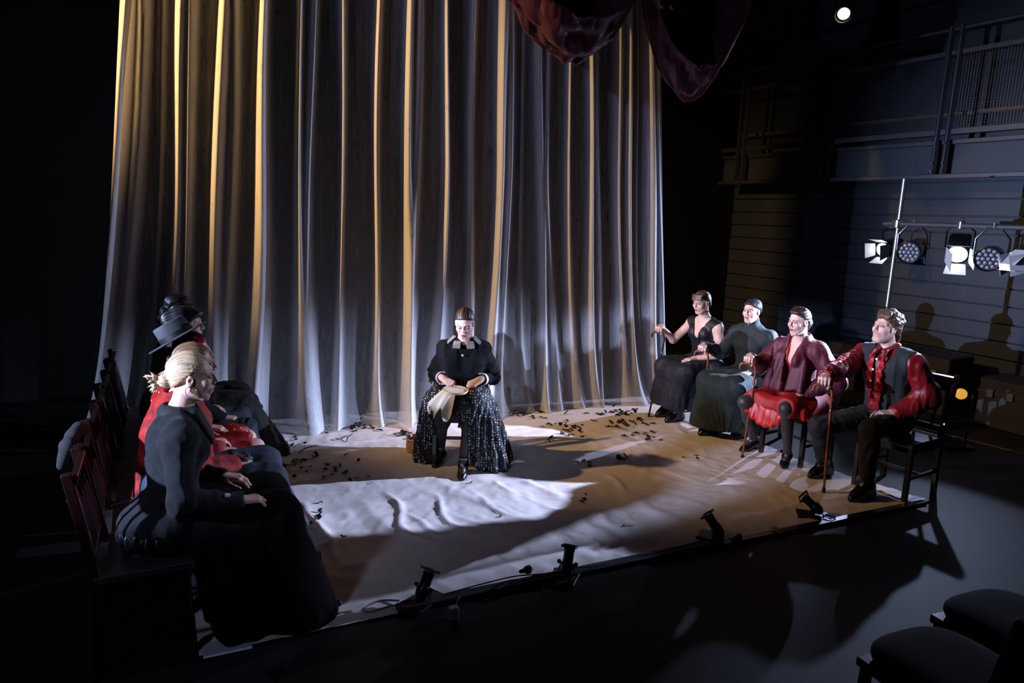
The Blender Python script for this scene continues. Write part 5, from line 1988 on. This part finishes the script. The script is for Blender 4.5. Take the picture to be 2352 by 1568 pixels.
sp_ = PEOPLE['woman_shawl']
pc = lp(sp_.kn[-1], sp_.kn[1], 0.35) - sp_.f * 0.12 + V(0, 0, 0.105)
pur = thing('purse', 'small sparkling grey purse lying on the dark blue skirt', 'purse', tuple(pc))
F = Field(V(-.12, -.12, -.09), V(.12, .12, .09), 0.004)
F.ell((0, 0, 0), (0.055, 0.065, 0.032), None, 0.01)
v, q = F.nets()
v = v + F.normals(v) * (0.006 * vnoise(v * 45))[:, None]
link('pouch', npmesh('pouch', v, q), pur, dots(mat('grey_beaded_cloth', lin((0.3, 0.3, 0.32)), 0.4), 90, 0.3, lin((0.85, 0.85, 0.9)), 0.15, 0.6, 0.8))
MB().tube([(0.04 * math.cos(a), 0.055 * math.sin(a), 0.028) for a in np.linspace(0, math.pi, 12)], 0.004, 6).build('clasp', M_silver, pur, True)

coat = thing('draped_cloth', 'grey green cloth hung over a chair back at the near left', 'cloth', (-1.92, 2.96, 0))
F = Field(V(-0.25, -0.3, 0.45), V(0.25, 0.3, 1.0), 0.008)
F.cap(V(-0.02, -0.09, 0.885), V(-0.09, 0.09, 0.895), 0.028, 0.032, 0.03)
for i in range(5):
    y = -0.09 + i * 0.045
    F.cap(V(-0.035 - 0.015 * i, y, 0.87), V(-0.065 - 0.012 * i, y, 0.78 + 0.02 * (i % 2)), 0.028, 0.022, 0.03)
v, q = F.nets()
v = v + F.normals(v) * (0.006 * vnoise(v * 18))[:, None]
link('folded_cloth', npmesh('folded_cloth', v, q), coat, mat('grey_green_cloth', lin((0.11, 0.12, 0.12)), 0.9, bump=(120, .3, .003)))

# ------------------------------------------------------------------ footlights along the front edge
M_lamp = mat('black_enamel', lin((0.055, 0.055, 0.065)), 0.25, bump=(60, 0.05, 0.002))


def footlight(label, loc, az, tilt, sc=0.86, plate=(0.20, 0.13)):
    t = thing('footlight', label, 'stage light', loc, math.radians(az), 'small black footlights on the front edge of the cloth')
    MB().box((0, 0, 0.012), (plate[0], plate[1], 0.022)).build('base_plate', M_lamp, t)
    a = Vector((math.cos(math.radians(tilt)), 0, math.sin(math.radians(tilt))))
    c = Vector((0.0, 0, 0.098 * sc))
    k = sc
    b = MB().lathe([(0.004, -0.085 * k), (0.020 * k, -0.080 * k), (0.036 * k, -0.056 * k), (0.041 * k, -0.02 * k), (0.040 * k, 0.004 * k), (0.033 * k, 0.010 * k), (0.033 * k, 0.07 * k),
                    (0.036 * k, 0.075 * k), (0.036 * k, 0.092 * k), (0.030 * k, 0.092 * k), (0.028 * k, 0.06 * k), (0.001, 0.055 * k)], tuple(c), tuple(a), 24)
    body = b.build('can', M_lamp, t, True)
    mb = MB()
    yv = Vector((0, 1, 0))
    uv = a.cross(yv)
    for s in (1, -1):
        mb.bar(c + a * 0.094 * k + yv * 0.044 * s * k, c + a * 0.115 * k + yv * 0.044 * s * k, 0.006, 0.006)
        mb.bar(c + a * 0.105 * k + yv * s * 0.044 * k - uv * 0.04 * k, c + a * 0.105 * k + yv * s * 0.044 * k + uv * 0.04 * k, 0.006, 0.012)
    mb.bar(c + a * 0.105 * k - yv * 0.044 * k - uv * 0.04 * k, c + a * 0.105 * k + yv * 0.044 * k - uv * 0.04 * k, 0.006, 0.012)
    mb.bar(c + a * 0.105 * k - yv * 0.044 * k + uv * 0.04 * k, c + a * 0.105 * k + yv * 0.044 * k + uv * 0.04 * k, 0.006, 0.012)
    mb.build('gel_frame', M_lamp, body)
    mb = MB()
    for s in (1, -1):
        mb.bar((0, 0.045 * s * k, 0.022), (0, 0.045 * s * k, 0.105 * k), 0.014, 0.004, (0, 1, 0))
    mb.bar((0, -0.045 * k, 0.026), (0, 0.045 * k, 0.026), 0.014, 0.004)
    mb.build('yoke', M_lamp, t)
    for s in (1, -1):
        MB().lathe([(0.011, 0), (0.012, 0.004), (0.010, 0.016), (0.003, 0.018)], (0, 0.047 * s * k, 0.10 * k), (0, s, 0), 10).build('wing_knob', M_lamp, t, True)
    MB().tube([c - a * 0.085 * k, c - a * 0.11 * k + Vector((0, 0, -0.01)), (-0.06, 0.03, 0.035), (-0.10, 0.06, 0.03), (-0.14, 0.02, 0.028), (-0.08, -0.02, 0.026)], 0.004, 6).build('cable', M_rubber, t, True)
    return t


footlight('black footlight nearest the blond woman, tilted up towards the curtain', (-0.40, 3.145, 0.004), 55, 58)
footlight('second black footlight from the left, standing almost upright beside a grey plug', (0.345, 3.44, 0.004), 70, 70)
footlight('third black footlight from the left, leaning over towards the seated women', (1.30, 3.95, 0.004), 150, 50)
footlight('last black footlight, in front of the man\'s boots', (2.07, 4.33, 0.004), 165, 38)

M_board = mat('dark_navy_board', lin((0.13, 0.13, 0.17)), 0.6, var=(5, 0.2))
bt = MB().bar((-0.52, 3.06, 0.018), (1.25, 3.86, 0.018), 0.06, 0.032).build('batten', M_board)
tag(bt, 'long thin dark batten along the front edge of the cloth, under the footlights', 'batten')
bt = MB().bar((1.22, 3.83, 0.014), (3.0, 4.63, 0.014), 0.05, 0.024).build('batten', M_lamp)
tag(bt, 'black batten along the right half of the front edge', 'batten')


def cable(label, pts, r=0.004, m=M_rubber, name='cable'):
    # smooth path through the points
    P = [np.array(p, float) for p in pts]
    out_ = []
    for i in range(len(P) - 1):
        p0, p1, p2, p3_ = P[max(i - 1, 0)], P[i], P[i + 1], P[min(i + 2, len(P) - 1)]
        for k in range(8):
            t = k / 8
            out_.append(0.5 * ((2 * p1) + (-p0 + p2) * t + (2 * p0 - 5 * p1 + 4 * p2 - p3_) * t * t + (-p0 + 3 * p1 - 3 * p2 + p3_) * t ** 3))
    out_.append(P[-1])
    o = MB().tube([tuple(p) for p in out_], r, 6).build(name, m, None, True)
    return tag(o, label, 'cable')


cable('black cable running from the first footlight to the second', [(-0.30, 3.17, 0.04), (-0.1, 3.27, 0.05), (0.06, 3.36, 0.045), (0.2, 3.40, 0.04), (0.33, 3.42, 0.045)])
cable('black cable from the second footlight along the front batten', [(0.38, 3.46, 0.05), (0.5, 3.50, 0.045), (0.62, 3.60, 0.03), (0.9, 3.70, 0.04), (1.2, 3.86, 0.04)])
cable('pale grey loop of cable lying on the cloth left of the first footlight', [(-0.46, 3.10, 0.02), (-0.55, 3.09, 0.016), (-0.65, 3.03, 0.014), (-0.68, 3.06, 0.014), (-0.62, 3.13, 0.016), (-0.52, 3.13, 0.02)], 0.005,
      mat('grey_cable_sheath', lin((0.4, 0.38, 0.36)), 0.5))


def plug(label, loc, rz, m):
    t = thing('plug', label, 'plug', loc, rz)
    MB().lathe([(0.004, -0.045), (0.009, -0.04), (0.013, -0.015), (0.022, 0.0), (0.024, 0.02), (0.022, 0.024), (0.001, 0.024)], (0, 0, 0.026), (1, 0, 0), 16).build('plug_body', m, t, True)
    mb = MB()
    for s in (1, -1):
        mb.tube([(0.022, 0.009 * s, 0.026), (0.044, 0.009 * s, 0.026)], 0.0026, 6)
    mb.build('prong', M_chrome, t)
    return t


M_whiteplastic = mat('white_plastic', lin((0.6, 0.6, 0.62)), 0.35)
plug('white plug lying beside the third footlight', (1.43, 3.93, 0.012), 0.6, M_whiteplastic)
plug('grey plug lying left of the second footlight', (0.12, 3.40, 0.035), 0.5, mat('grey_plastic', lin((0.42, 0.42, 0.43)), 0.4))
plug('translucent grey plug on the black floor between the last two footlights', (1.72, 4.06, 0.0), 2.2, mat('clear_grey_plastic', lin((0.55, 0.56, 0.58)), 0.2))
wb = thing('adaptor', 'small white adaptor box on the black floor in front of the batten', 'adaptor', (-0.24, 3.02, 0.0), 0.5)
MB().box((0, 0, 0.034), (0.048, 0.036, 0.066)).build('case', M_whiteplastic, wb)
MB().tube([(0.02, 0.01, 0.066), (0.032, 0.02, 0.085), (0.05, 0.03, 0.09)], 0.003, 6).build('lead', M_whiteplastic, wb, True)

# ------------------------------------------------------------------ boom with lanterns at the right
rig = thing('lighting_boom', 'steel boom stand with cross bar at the right wall', 'boom stand', (3.64, 6.62, 0))
MB().lathe([(0.30, 0.0), (0.30, 0.02), (0.05, 0.035), (0.03, 0.06)], (0, 0, 0), (0, 0, 1), 28).build('base', M_steel, rig, True)
MB().tube([(0, 0, 0.03), (0, 0, 2.40)], 0.021, 12).build('pole', M_chrome, rig, True)
BD = Vector((0.36, -0.933, 0)).normalized()
MB().tube([BD * -0.16 + Vector((0, 0, 1.98)), BD * 2.1 + Vector((0, 0, 1.98))], 0.022, 12).build('cross_bar', M_steel, rig, True)
MB().box((0, 0, 1.98), (0.09, 0.09, 0.08)).build('clamp', M_chrome, rig)
for d in (0.62, 1.35):
    MB().box(BD * d + Vector((0, 0, 1.985)), (0.05, 0.05, 0.07)).build('clamp', M_chrome, rig)

M_lens = mat('lit_lens', (1, 1, 1), 0.2, emit=((0.88, 0.94, 1.0), 26))
M_barn = mat('barn_door_enamel', lin((0.62, 0.62, 0.64)), 0.5)


def fresnel(label, loc, aim, power, size=46, doors=(60, 60, 50, 60), blend=0.35):
    """theatre fresnel with four barn doors; its own light sits just in front of the lens"""
    loc, aim = Vector(loc), Vector(aim)
    t = thing('fresnel_lantern', label, 'stage light', loc)
    a = (aim - loc).normalized()
    R = a.to_track_quat('X', 'Z').to_matrix()

    def w(x, y, z):
        return R @ Vector((x, y, z))
    MB().box(w(-0.15, 0, 0), (0.22, 0.17, 0.18), R).build('housing', M_lamp, t)
    MB().lathe([(0.085, -0.06), (0.092, -0.05), (0.092, 0.0), (0.076, 0.0), (0.074, -0.02), (0.001, -0.022)], (0, 0, 0), tuple(a), 28).build('lens_ring', M_lamp, t, True)
    MB().lathe([(0.072, -0.015), (0.055, -0.006), (0.03, -0.001), (0.001, 0.0)], (0, 0, 0), tuple(a), 28, False).build('lens', M_lens, t, True)
    for k, (y, z) in enumerate(((1, 0), (-1, 0), (0, 1), (0, -1))):
        ln = 0.17 if doors[k] < 40 else 0.12           # a door shut to cut the beam at that many degrees
        opn = 0.0
        for _ in range(12):
            opn = math.asin(max(-0.6, min(0.9, ((0.005 + ln * math.cos(opn) - 0.03) * math.tan(math.radians(doors[k])) - 0.088) / ln)))
        d = Vector((math.cos(opn), y * math.sin(opn), z * math.sin(opn)))
        c0 = Vector((0.005, y * 0.088, z * 0.088))
        c1 = c0 + d * ln
        side = Vector((0, -z, y))
        q = [c0 + side * 0.07, c0 - side * 0.07, c1 - side * 0.085, c1 + side * 0.085]
        nrm = (q[1] - q[0]).cross(q[2] - q[0]).normalized() * 0.0018
        mb = MB().add([R @ (p + nrm) for p in q] + [R @ (p - nrm) for p in q], [(0, 1, 2, 3), (7, 6, 5, 4), (0, 4, 5, 1), (1, 5, 6, 2), (2, 6, 7, 3), (3, 7, 4, 0)])
        mb.build('barn_door', M_barn, t)
    mb = MB()
    top = Vector((-0.10, 0, 0.27 if False else 0.25))
    pts = [w(-0.14, 0.105, 0), w(-0.14, 0.105, 0.16), w(-0.14, 0.05, 0.21), w(-0.14, -0.05, 0.21), w(-0.14, -0.105, 0.16), w(-0.14, -0.105, 0)]
    mb.tube(pts, 0.008, 8)
    yk = mb.build('yoke', M_lamp, t, True)
    mb = MB().tube([w(-0.14, 0, 0.21), w(-0.14, 0, 0.28)], 0.01, 8)
    mb.build('hook_clamp', M_chrome, t, True)
    l = bpy.data.lights.new('lantern_beam', 'SPOT')
    l.energy = power
    l.color = COOL
    l.spot_size = math.radians(size)
    l.spot_blend = blend
    l.shadow_soft_size = 0.016
    lo = bpy.data.objects.new('lantern_beam', l)
    COL.objects.link(lo)
    lo.location = loc + a * 0.03
    lo.rotation_euler = a.to_track_quat('-Z', 'Y').to_euler()
    return t


fresnel('lit lantern with barn doors left of the boom pole', (4.20, 7.9, 1.69), (-1.2, 5.4, 0.5), 700, 80, (36, 60, 60, 60), 0.9)
fresnel('lit lantern with barn doors under the middle of the cross bar', (3.89, 6.07, 1.73), (1.8, 3.0, 0.0), 150, 70, (60, 13, 60, 60))
fresnel('lit lantern on the cross bar beyond the right edge', (4.10, 5.55, 1.72), (-1.2, 4.90, 0.15), 2900, 90, (18, 21, 5, 15))

fresnel('lit lantern on a boom beyond the left edge, aimed at the right row', (-4.7, 3.1, 1.75), (2.45, 5.40, 1.15), 6200, 70, (11, 13, 14, 3))
M_led = mat('led_face', lin((0.55, 0.58, 0.64)), 0.12, 0.4)


def led_par(label, loc, aim):
    loc, aim = Vector(loc), Vector(aim)
    t = thing('led_par', label, 'stage light', loc)
    a = (aim - loc).normalized()
    R = a.to_track_quat('X', 'Z').to_matrix()
    can = MB().lathe([(0.04, -0.22), (0.08, -0.20), (0.10, -0.08), (0.105, 0.0), (0.095, 0.005), (0.093, -0.012), (0.001, -0.014)], (0, 0, 0), tuple(a), 30).build('can', M_lamp, t, True)
    f = MB()
    for r0, n_ in ((0.0, 1), (0.038, 6), (0.072, 12)):
        for i in range(n_):
            an = 2 * math.pi * i / n_
            p = R @ Vector((-0.010, r0 * math.cos(an), r0 * math.sin(an)))
            f.lathe([(0.015, 0), (0.0145, 0.005), (0.008, 0.010), (0.001, 0.011)], tuple(p), tuple(a), 10)
    f.build('lens_cluster', M_led, t, True)
    mb = MB().tube([R @ Vector((-0.08, 0.12, 0)), R @ Vector((-0.09, 0.12, 0.15)), R @ Vector((-0.10, 0.05, 0.24)), R @ Vector((-0.10, -0.05, 0.24)), R @ Vector((-0.09, -0.12, 0.15)), R @ Vector((-0.08, -0.12, 0))], 0.010, 8)
    mb.build('yoke', M_lamp, t, True)
    MB().tube([R @ Vector((-0.10, 0, 0.24)), R @ Vector((-0.10, 0, 0.29))], 0.011, 8).build('hook_clamp', M_chrome, t, True)
    return t


led_par('unlit round lamp with a cluster of small lenses right of the boom pole', (3.67, 6.44, 1.72), (0.5, 3.0, 1.0))
led_par('unlit round lamp with a cluster of small lenses at the right of the cross bar', (3.91, 5.70, 1.715), (0.5, 2.2, 1.0))

# amber lantern in the grid
amb = thing('profile_lantern', 'small glowing amber lantern hanging high above the gallery', 'stage light', (3.49, 8.0, 4.21))
aa = (Vector((0.6, 3.6, 1.0)) - Vector((3.49, 8.0, 4.21))).normalized()
MB().lathe([(0.06, -0.30), (0.085, -0.28), (0.085, -0.05), (0.09, -0.04), (0.09, 0.03), (0.08, 0.03), (0.078, -0.02), (0.001, -0.022)], (0, 0, 0), tuple(aa), 26).build('barrel', M_lamp, amb, True)
MB().lathe([(0.062, -0.014), (0.04, -0.004), (0.001, 0.0)], (0, 0, 0), tuple(aa), 24, False).build('lens', mat('amber_lens', (1, 1, 1), 0.2, emit=((1.0, 0.82, 0.38), 9)), amb, True)
MB().tube([(0.11, 0.06, 0.0), (0.11, 0.06, 0.16), (0, 0, 0.22), (-0.11, -0.06, 0.16), (-0.11, -0.06, 0)], 0.009, 8).build('yoke', M_lamp, amb, True)
l = bpy.data.lights.new('amber_beam', 'SPOT')
l.energy = 60
l.color = AMBER
l.spot_size = math.radians(44)
l.spot_blend = 0.5
l.shadow_soft_size = 0.05
lo = bpy.data.objects.new('amber_beam', l)
COL.objects.link(lo)
lo.location = Vector((3.49, 8.0, 4.21)) + aa * 0.05
lo.rotation_euler = (Vector((1.9, 6.9, 3.55)) - lo.location).to_track_quat('-Z', 'Y').to_euler()
gb = MB().tube([(2.2, 8.4, 4.52), (4.6, 7.85, 4.52)], 0.024, 10).build('grid_bar', M_steel_dark, None, True)
tag(gb, 'dark pipe overhead that carries the amber lantern', 'pipe')

# amber reflector lamp standing on the floor behind the empty chair
fl = thing('floor_lantern', 'small lantern with a round amber lens on the floor behind the man\'s chair', 'stage light', (4.07, 6.0, 0.0))
fa = (Vector((0, 0, 1.7)) - Vector((4.07, 6.0, 0.49))).normalized()
MB().lathe([(0.04, -0.14), (0.052, -0.12), (0.058, -0.02), (0.058, 0.004), (0.053, 0.004), (0.001, -0.006)], (0, 0, 0.49), tuple(fa), 24).build('can', M_lamp, fl, True)
MB().lathe([(0.050, 0.003), (0.035, 0.008), (0.001, 0.011)], (0, 0, 0.49), tuple(fa), 24, False).build('amber_lens', mat('glowing_amber_gel', lin((0.9, 0.6, 0.1)), 0.25, emit=((1.0, 0.55, 0.08), 0.55)), fl, True)
MB().box((0, 0, 0.012), (0.24, 0.24, 0.022)).build('base_plate', M_lamp, fl)
for s in (1, -1):
    MB().bar((0.06 * s, -0.07 * s, 0.02), (0.06 * s, -0.07 * s, 0.50), 0.02, 0.006).build('stand_arm', M_lamp, fl)

l = bpy.data.lights.new('floor_lantern_beam', 'SPOT')
l.energy = 4
l.color = (1.0, 0.6, 0.1)
l.spot_size = math.radians(40)
l.spot_blend = 0.6
l.shadow_soft_size = 0.03
lo = bpy.data.objects.new('floor_lantern_beam', l)
COL.objects.link(lo)
lo.location = Vector((4.07, 6.0, 0.49)) + fa * 0.03
lo.rotation_euler = (Vector((2.95, 4.95, 0.66)) - lo.location).to_track_quat('-Z', 'Y').to_euler()
tp = MB().bar((3.2, 7.7, 0.002), (4.9, 5.43, 0.002), 0.028, 0.003).build('tape_line', mat('ochre_tape', lin((0.80, 0.58, 0.26)), 0.6))
tag(tp, 'ochre tape line on the dark floor at the right', 'tape')
# dark flight cases and stacked lamps under the wall
M_case = mat('dark_case', lin((0.10, 0.10, 0.115)), 0.5)
for i, (s, o_, hgt, wd) in enumerate(((-0.2, 0.55, 0.62, 0.75), (-1.15, 0.5, 0.50, 0.6), (0.85, 0.5, 0.55, 0.7))):
    p = WALLP + WV * s - WN * o_
    t = thing('equipment_case', ['dark equipment case by the right wall behind the boom lanterns, tallest of three', 'low dark equipment case nearest the right edge, under the wall boards',
                                 'dark equipment case farthest back along the right wall'][i], 'case', tuple(p), math.atan2(WV.y, WV.x), 'equipment cases along the right wall')
    MB().box((0, 0, hgt / 2), (wd, 0.45, hgt), None, 1.0, 0.012).build('case_body', M_case, t)
    MB().box((0, 0, hgt * 0.72), (wd + 0.012, 0.462, 0.025)).build('lid_band', M_steel, t)
    for k in (-0.3, 0, 0.3):
        MB().box((k * wd, 0.24, hgt * 0.70), (0.06, 0.02, 0.08)).build('latch', M_chrome, t)
for k, (x0, y0, z0, x1, y1, z1, sag) in enumerate(((2.05, 8.0, 4.35, 3.4, 8.35, 3.98, 0.12), (2.1, 8.02, 4.40, 3.45, 8.35, 4.02, 0.06))):
    pts = [(x0 + (x1 - x0) * t, y0 + (y1 - y0) * t, z0 + (z1 - z0) * t - sag * 4 * t * (1 - t)) for t in np.linspace(0, 1, 12)]
    cable(['lower slack cable strung below the grid right of the red drape', 'upper slack cable strung below the grid right of the red drape'][k], pts, 0.008, M_steel_dark)

# ------------------------------------------------------------------ red drapes hung from the grid
M_redcloth = mat('dark_red_satin', lin((0.27, 0.0, 0.12)), 0.55, bump=(7, 0.25, 0.03), sheen=0.2)


def swag(label, A, B, drop, depth, seed, group, fwd=(0.25, -0.97)):
    """cloth hung by its two edges in a deep bag: rows run from hem to hem"""
    A, B = V(*A), V(*B)
    n1, n2 = 90, 46
    u = np.linspace(0, 1, n1)[:, None]
    v = np.linspace(-1, 1, n2)[None, :]
    sag = np.cosh((u - 0.5) * 3.1)
    sag = (sag - sag[0]) / (1 - sag[0])
    x = A[0] + (B[0] - A[0]) * u + 0 * v
    y = A[1] + (B[1] - A[1]) * u + 0 * v
    z = A[2] + (B[2] - A[2]) * u - drop * sag * (1 - 0.34 * v ** 2 * np.where(v < 0, 1.6, 0.5)) + 0.0 * v
    off = depth * v * (0.25 + 0.75 * sag)
    x = x + fwd[0] * off
    y = y + fwd[1] * off
    P = np.stack([u + 0 * v, v + 0 * u, 0 * u * v], -1).reshape(-1, 3)
    f = (0.045 * vnoise(P * V(5, 4, 1) + seed) + 0.03 * ridge(P * V(9, 5, 1) + seed * 2) + 0.014 * ridge(P * V(26, 8, 1) + seed)).reshape(x.shape)
    z = z + f * (0.4 + sag)
    y = y + 0.5 * f
    vv = np.stack([x, y, z], -1).reshape(-1, 3)
    ii = np.arange(n1 * n2).reshape(n1, n2)
    qq = np.stack([ii[:-1, :-1], ii[1:, :-1], ii[1:, 1:], ii[:-1, 1:]], -1).reshape(-1, 4)
    o = link('red_drape', npmesh('red_drape', vv, qq), None, M_redcloth)
    md = o.modifiers.new('thickness', 'SOLIDIFY')
    md.thickness = 0.006
    tag(o, label, 'drape', group)
    return o


swag('dark red satin drape looped low in front of the gauze curtain', (-0.55, 6.0, 4.9), (1.15, 6.6, 4.35), 1.32, 0.34, 3, 'red drapes hung overhead')
swag('dark red satin drape hanging past the right end of the curtain', (0.95, 6.62, 4.45), (2.28, 7.05, 4.85), 1.58, 0.30, 17, 'red drapes hung overhead')

# ------------------------------------------------------------------ black paper leaves scattered over the cloth
M_leaf = mat('black_paper_leaf', lin((0.075, 0.075, 0.085)), 0.7)
LEAVES = []
for k in range(5):
    r = random.Random(k)
    L, wd = (0.055, 0.045, 0.036, 0.06, 0.03)[k], (0.020, 0.024, 0.022, 0.014, 0.02)[k]
    nn = 6
    top = []
    for i in range(nn + 1):
        t = i / nn
        hw = wd * math.sin(math.pi * min(1, t * 0.92 + 0.04)) ** 0.8 * (1 + (0.25 if i % 2 else -0.1))
        curl = 0.004 * math.sin(math.pi * t) + (0.006 * t if k in (1, 2) else 0)
        top.append((L * (t - 0.5), hw, curl + 0.006))
        top.append((L * (t - 0.5), 0.0, curl * 0.55))
        top.append((L * (t - 0.5), -hw, curl + 0.008))
    mb = MB()
    mb.add(top, [(3 * i + c, 3 * i + c + 1, 3 * i + c + 4, 3 * i + c + 3) for i in range(nn) for c in (0, 1)])
    mb.tube([(-L * 0.5, 0, 0.002), (-L * 0.62, 0.003, 0.004)], 0.0015, 4)
    me = mb.mesh('leaf')
    me.materials.append(M_leaf)
    LEAVES.append(me)
CLUSTERS = [
    (-1.46, 5.93, 0.27, 0.03, 0.05, -0.22, 34, 'in the drift under the curtain left of the sewing woman'),
    (-0.91, 5.75, 0.13, 0.01, 0.02, -0.12, 12, 'behind the woven basket at the foot of the curtain'),
    (-1.87, 5.41, 0.21, 0.02, 0.08, -0.25, 14, 'near the shoes at the far end of the left row'),
    (-1.55, 4.95, 0.19, 0.02, 0.08, -0.25, 16, 'in the amber light before the knees of the left row'),
    (-1.21, 4.93, 0.20, 0.02, 0.05, -0.21, 8, 'strewn between the left row and the basket'),
    (0.17, 6.50, 0.26, 0.03, 0.0, -0.18, 28, 'in the drift under the curtain right of the sewing woman'),
    (0.57, 6.10, 0.21, 0.02, -0.02, -0.25, 24, 'in the middle of the amber patch before the curtain'),
    (1.10, 6.66, 0.27, 0.03, -0.03, -0.19, 24, 'under the curtain beside the foot of the dark cane'),
    (1.13, 6.30, 0.26, 0.03, -0.03, -0.19, 24, 'in the amber patch left of the dark cane'),
    (0.37, 5.70, 0.08, 0.01, 0.0, -0.06, 5, 'in the pale streak right of the tulle skirt'),
    (1.23, 5.92, 0.16, 0.02, -0.03, -0.15, 12, 'left of the chestnut cane of the woman in the headscarf'),
    (0.61, 5.19, 0.08, 0.01, -0.01, -0.08, 6, 'in the lit middle of the cloth, in a small row'),
    (0.90, 5.28, 0.05, 0.01, -0.01, -0.08, 3, 'in the streak before the woman in maroon'),
    (0.52, 4.44, 0.08, 0.01, -0.01, -0.11, 4, 'on the open front half of the cloth right of centre'),
    (-1.20, 4.13, 0.02, 0.0, 0.08, -0.30, 5, 'on the ridge just right of the dark blue skirt'),
    (-1.20, 3.94, 0.05, 0.0, 0.01, -0.03, 3, 'standing on edge right of the blond woman\'s knees'),
    (-0.97, 3.77, 0.01, 0.0, 0.0, -0.02, 1, 'alone on the brightest part of the cloth near the long black skirt'),
    (-0.08, 4.88, 0.02, 0.0, 0.0, -0.03, 1, 'alone right of the sewing woman\'s front shoe'),
    (-0.26, 4.67, 0.01, 0.0, 0.0, -0.02, 1, 'alone just before the sewing woman\'s front shoe'),
    (-0.04, 4.15, 0.01, 0.0, 0.0, -0.03, 2, 'in the bright centre of the front half'),
    (0.74, 4.05, 0.01, 0.0, 0.0, -0.02, 1, 'alone in the dark band near the second footlight'),
    (-0.61, 5.13, 0.21, 0.02, 0.02, -0.14, 5, 'around the sewing woman\'s tucked-back foot'),
    (-1.00, 4.65, 0.19, 0.02, 0.03, -0.14, 5, 'before the brown shadow of the sewing woman'),
    (1.61, 6.57, 0.10, 0.02, -0.04, -0.18, 8, 'by the boots of the woman in the V-neck dress'),
    (1.54, 5.44, 0.09, 0.01, -0.02, -0.08, 3, 'left of the cane of the woman in maroon')]
rr = random.Random(11)
for x, y, ax_, ay_, bx_, by_, n_, where in CLUSTERS:
    lab = ('black paper leaf ' + where)
    for k in range(n_):
        a, b = rr.gauss(0, 0.52), rr.gauss(0, 0.5)
        o = bpy.data.objects.new('paper_leaf', LEAVES[rr.randrange(5)])
        COL.objects.link(o)
        o.location = (x + a * ax_ + b * bx_, y + a * ay_ + b * by_, 0.012)
        steep = rr.random() < (0.5 if n_ <= 5 else 0.12)
        o.rotation_euler = (rr.uniform(-0.3, 0.3), -rr.uniform(0.5, 1.2) if steep else rr.uniform(-0.25, 0.25), rr.gauss(-0.75, 0.55) + (math.pi if rr.random() < .5 else 0))
        s = rr.uniform(0.6, 1.15)
        o.scale = (s, s, s)
        if steep:
            o.location.z = 0.030 * s
        tag(o, lab, 'leaf', 'black paper leaves ' + where if n_ > 1 else None)
for x, y, a, L, lab in ((-1.62, 5.28, 1.05, 0.22, 'thin black twig with leaves left of the curtain drift'), (-1.36, 5.60, 1.5, 0.2, 'thin black twig standing out of the leaf drift left of the sewing woman'),
                        (1.0, 6.12, -0.5, 0.22, 'thin black twig in the amber patch before the curtain')):
    mb = MB().tube([(-L / 2, 0, 0.005), (-L / 6, 0.012, 0.02), (L / 5, 0, 0.022), (L / 2, 0.01, 0.008)], [0.004, 0.0045, 0.004, 0.002], 6)
    mb.tube([(-L / 6, 0.012, 0.02), (0, 0.05, 0.022)], 0.0025, 5)
    o = mb.build('twig', M_leaf, None, True, (x, y, 0.006))
    o.rotation_euler = (0, 0, a)
    tag(o, lab, 'twig')
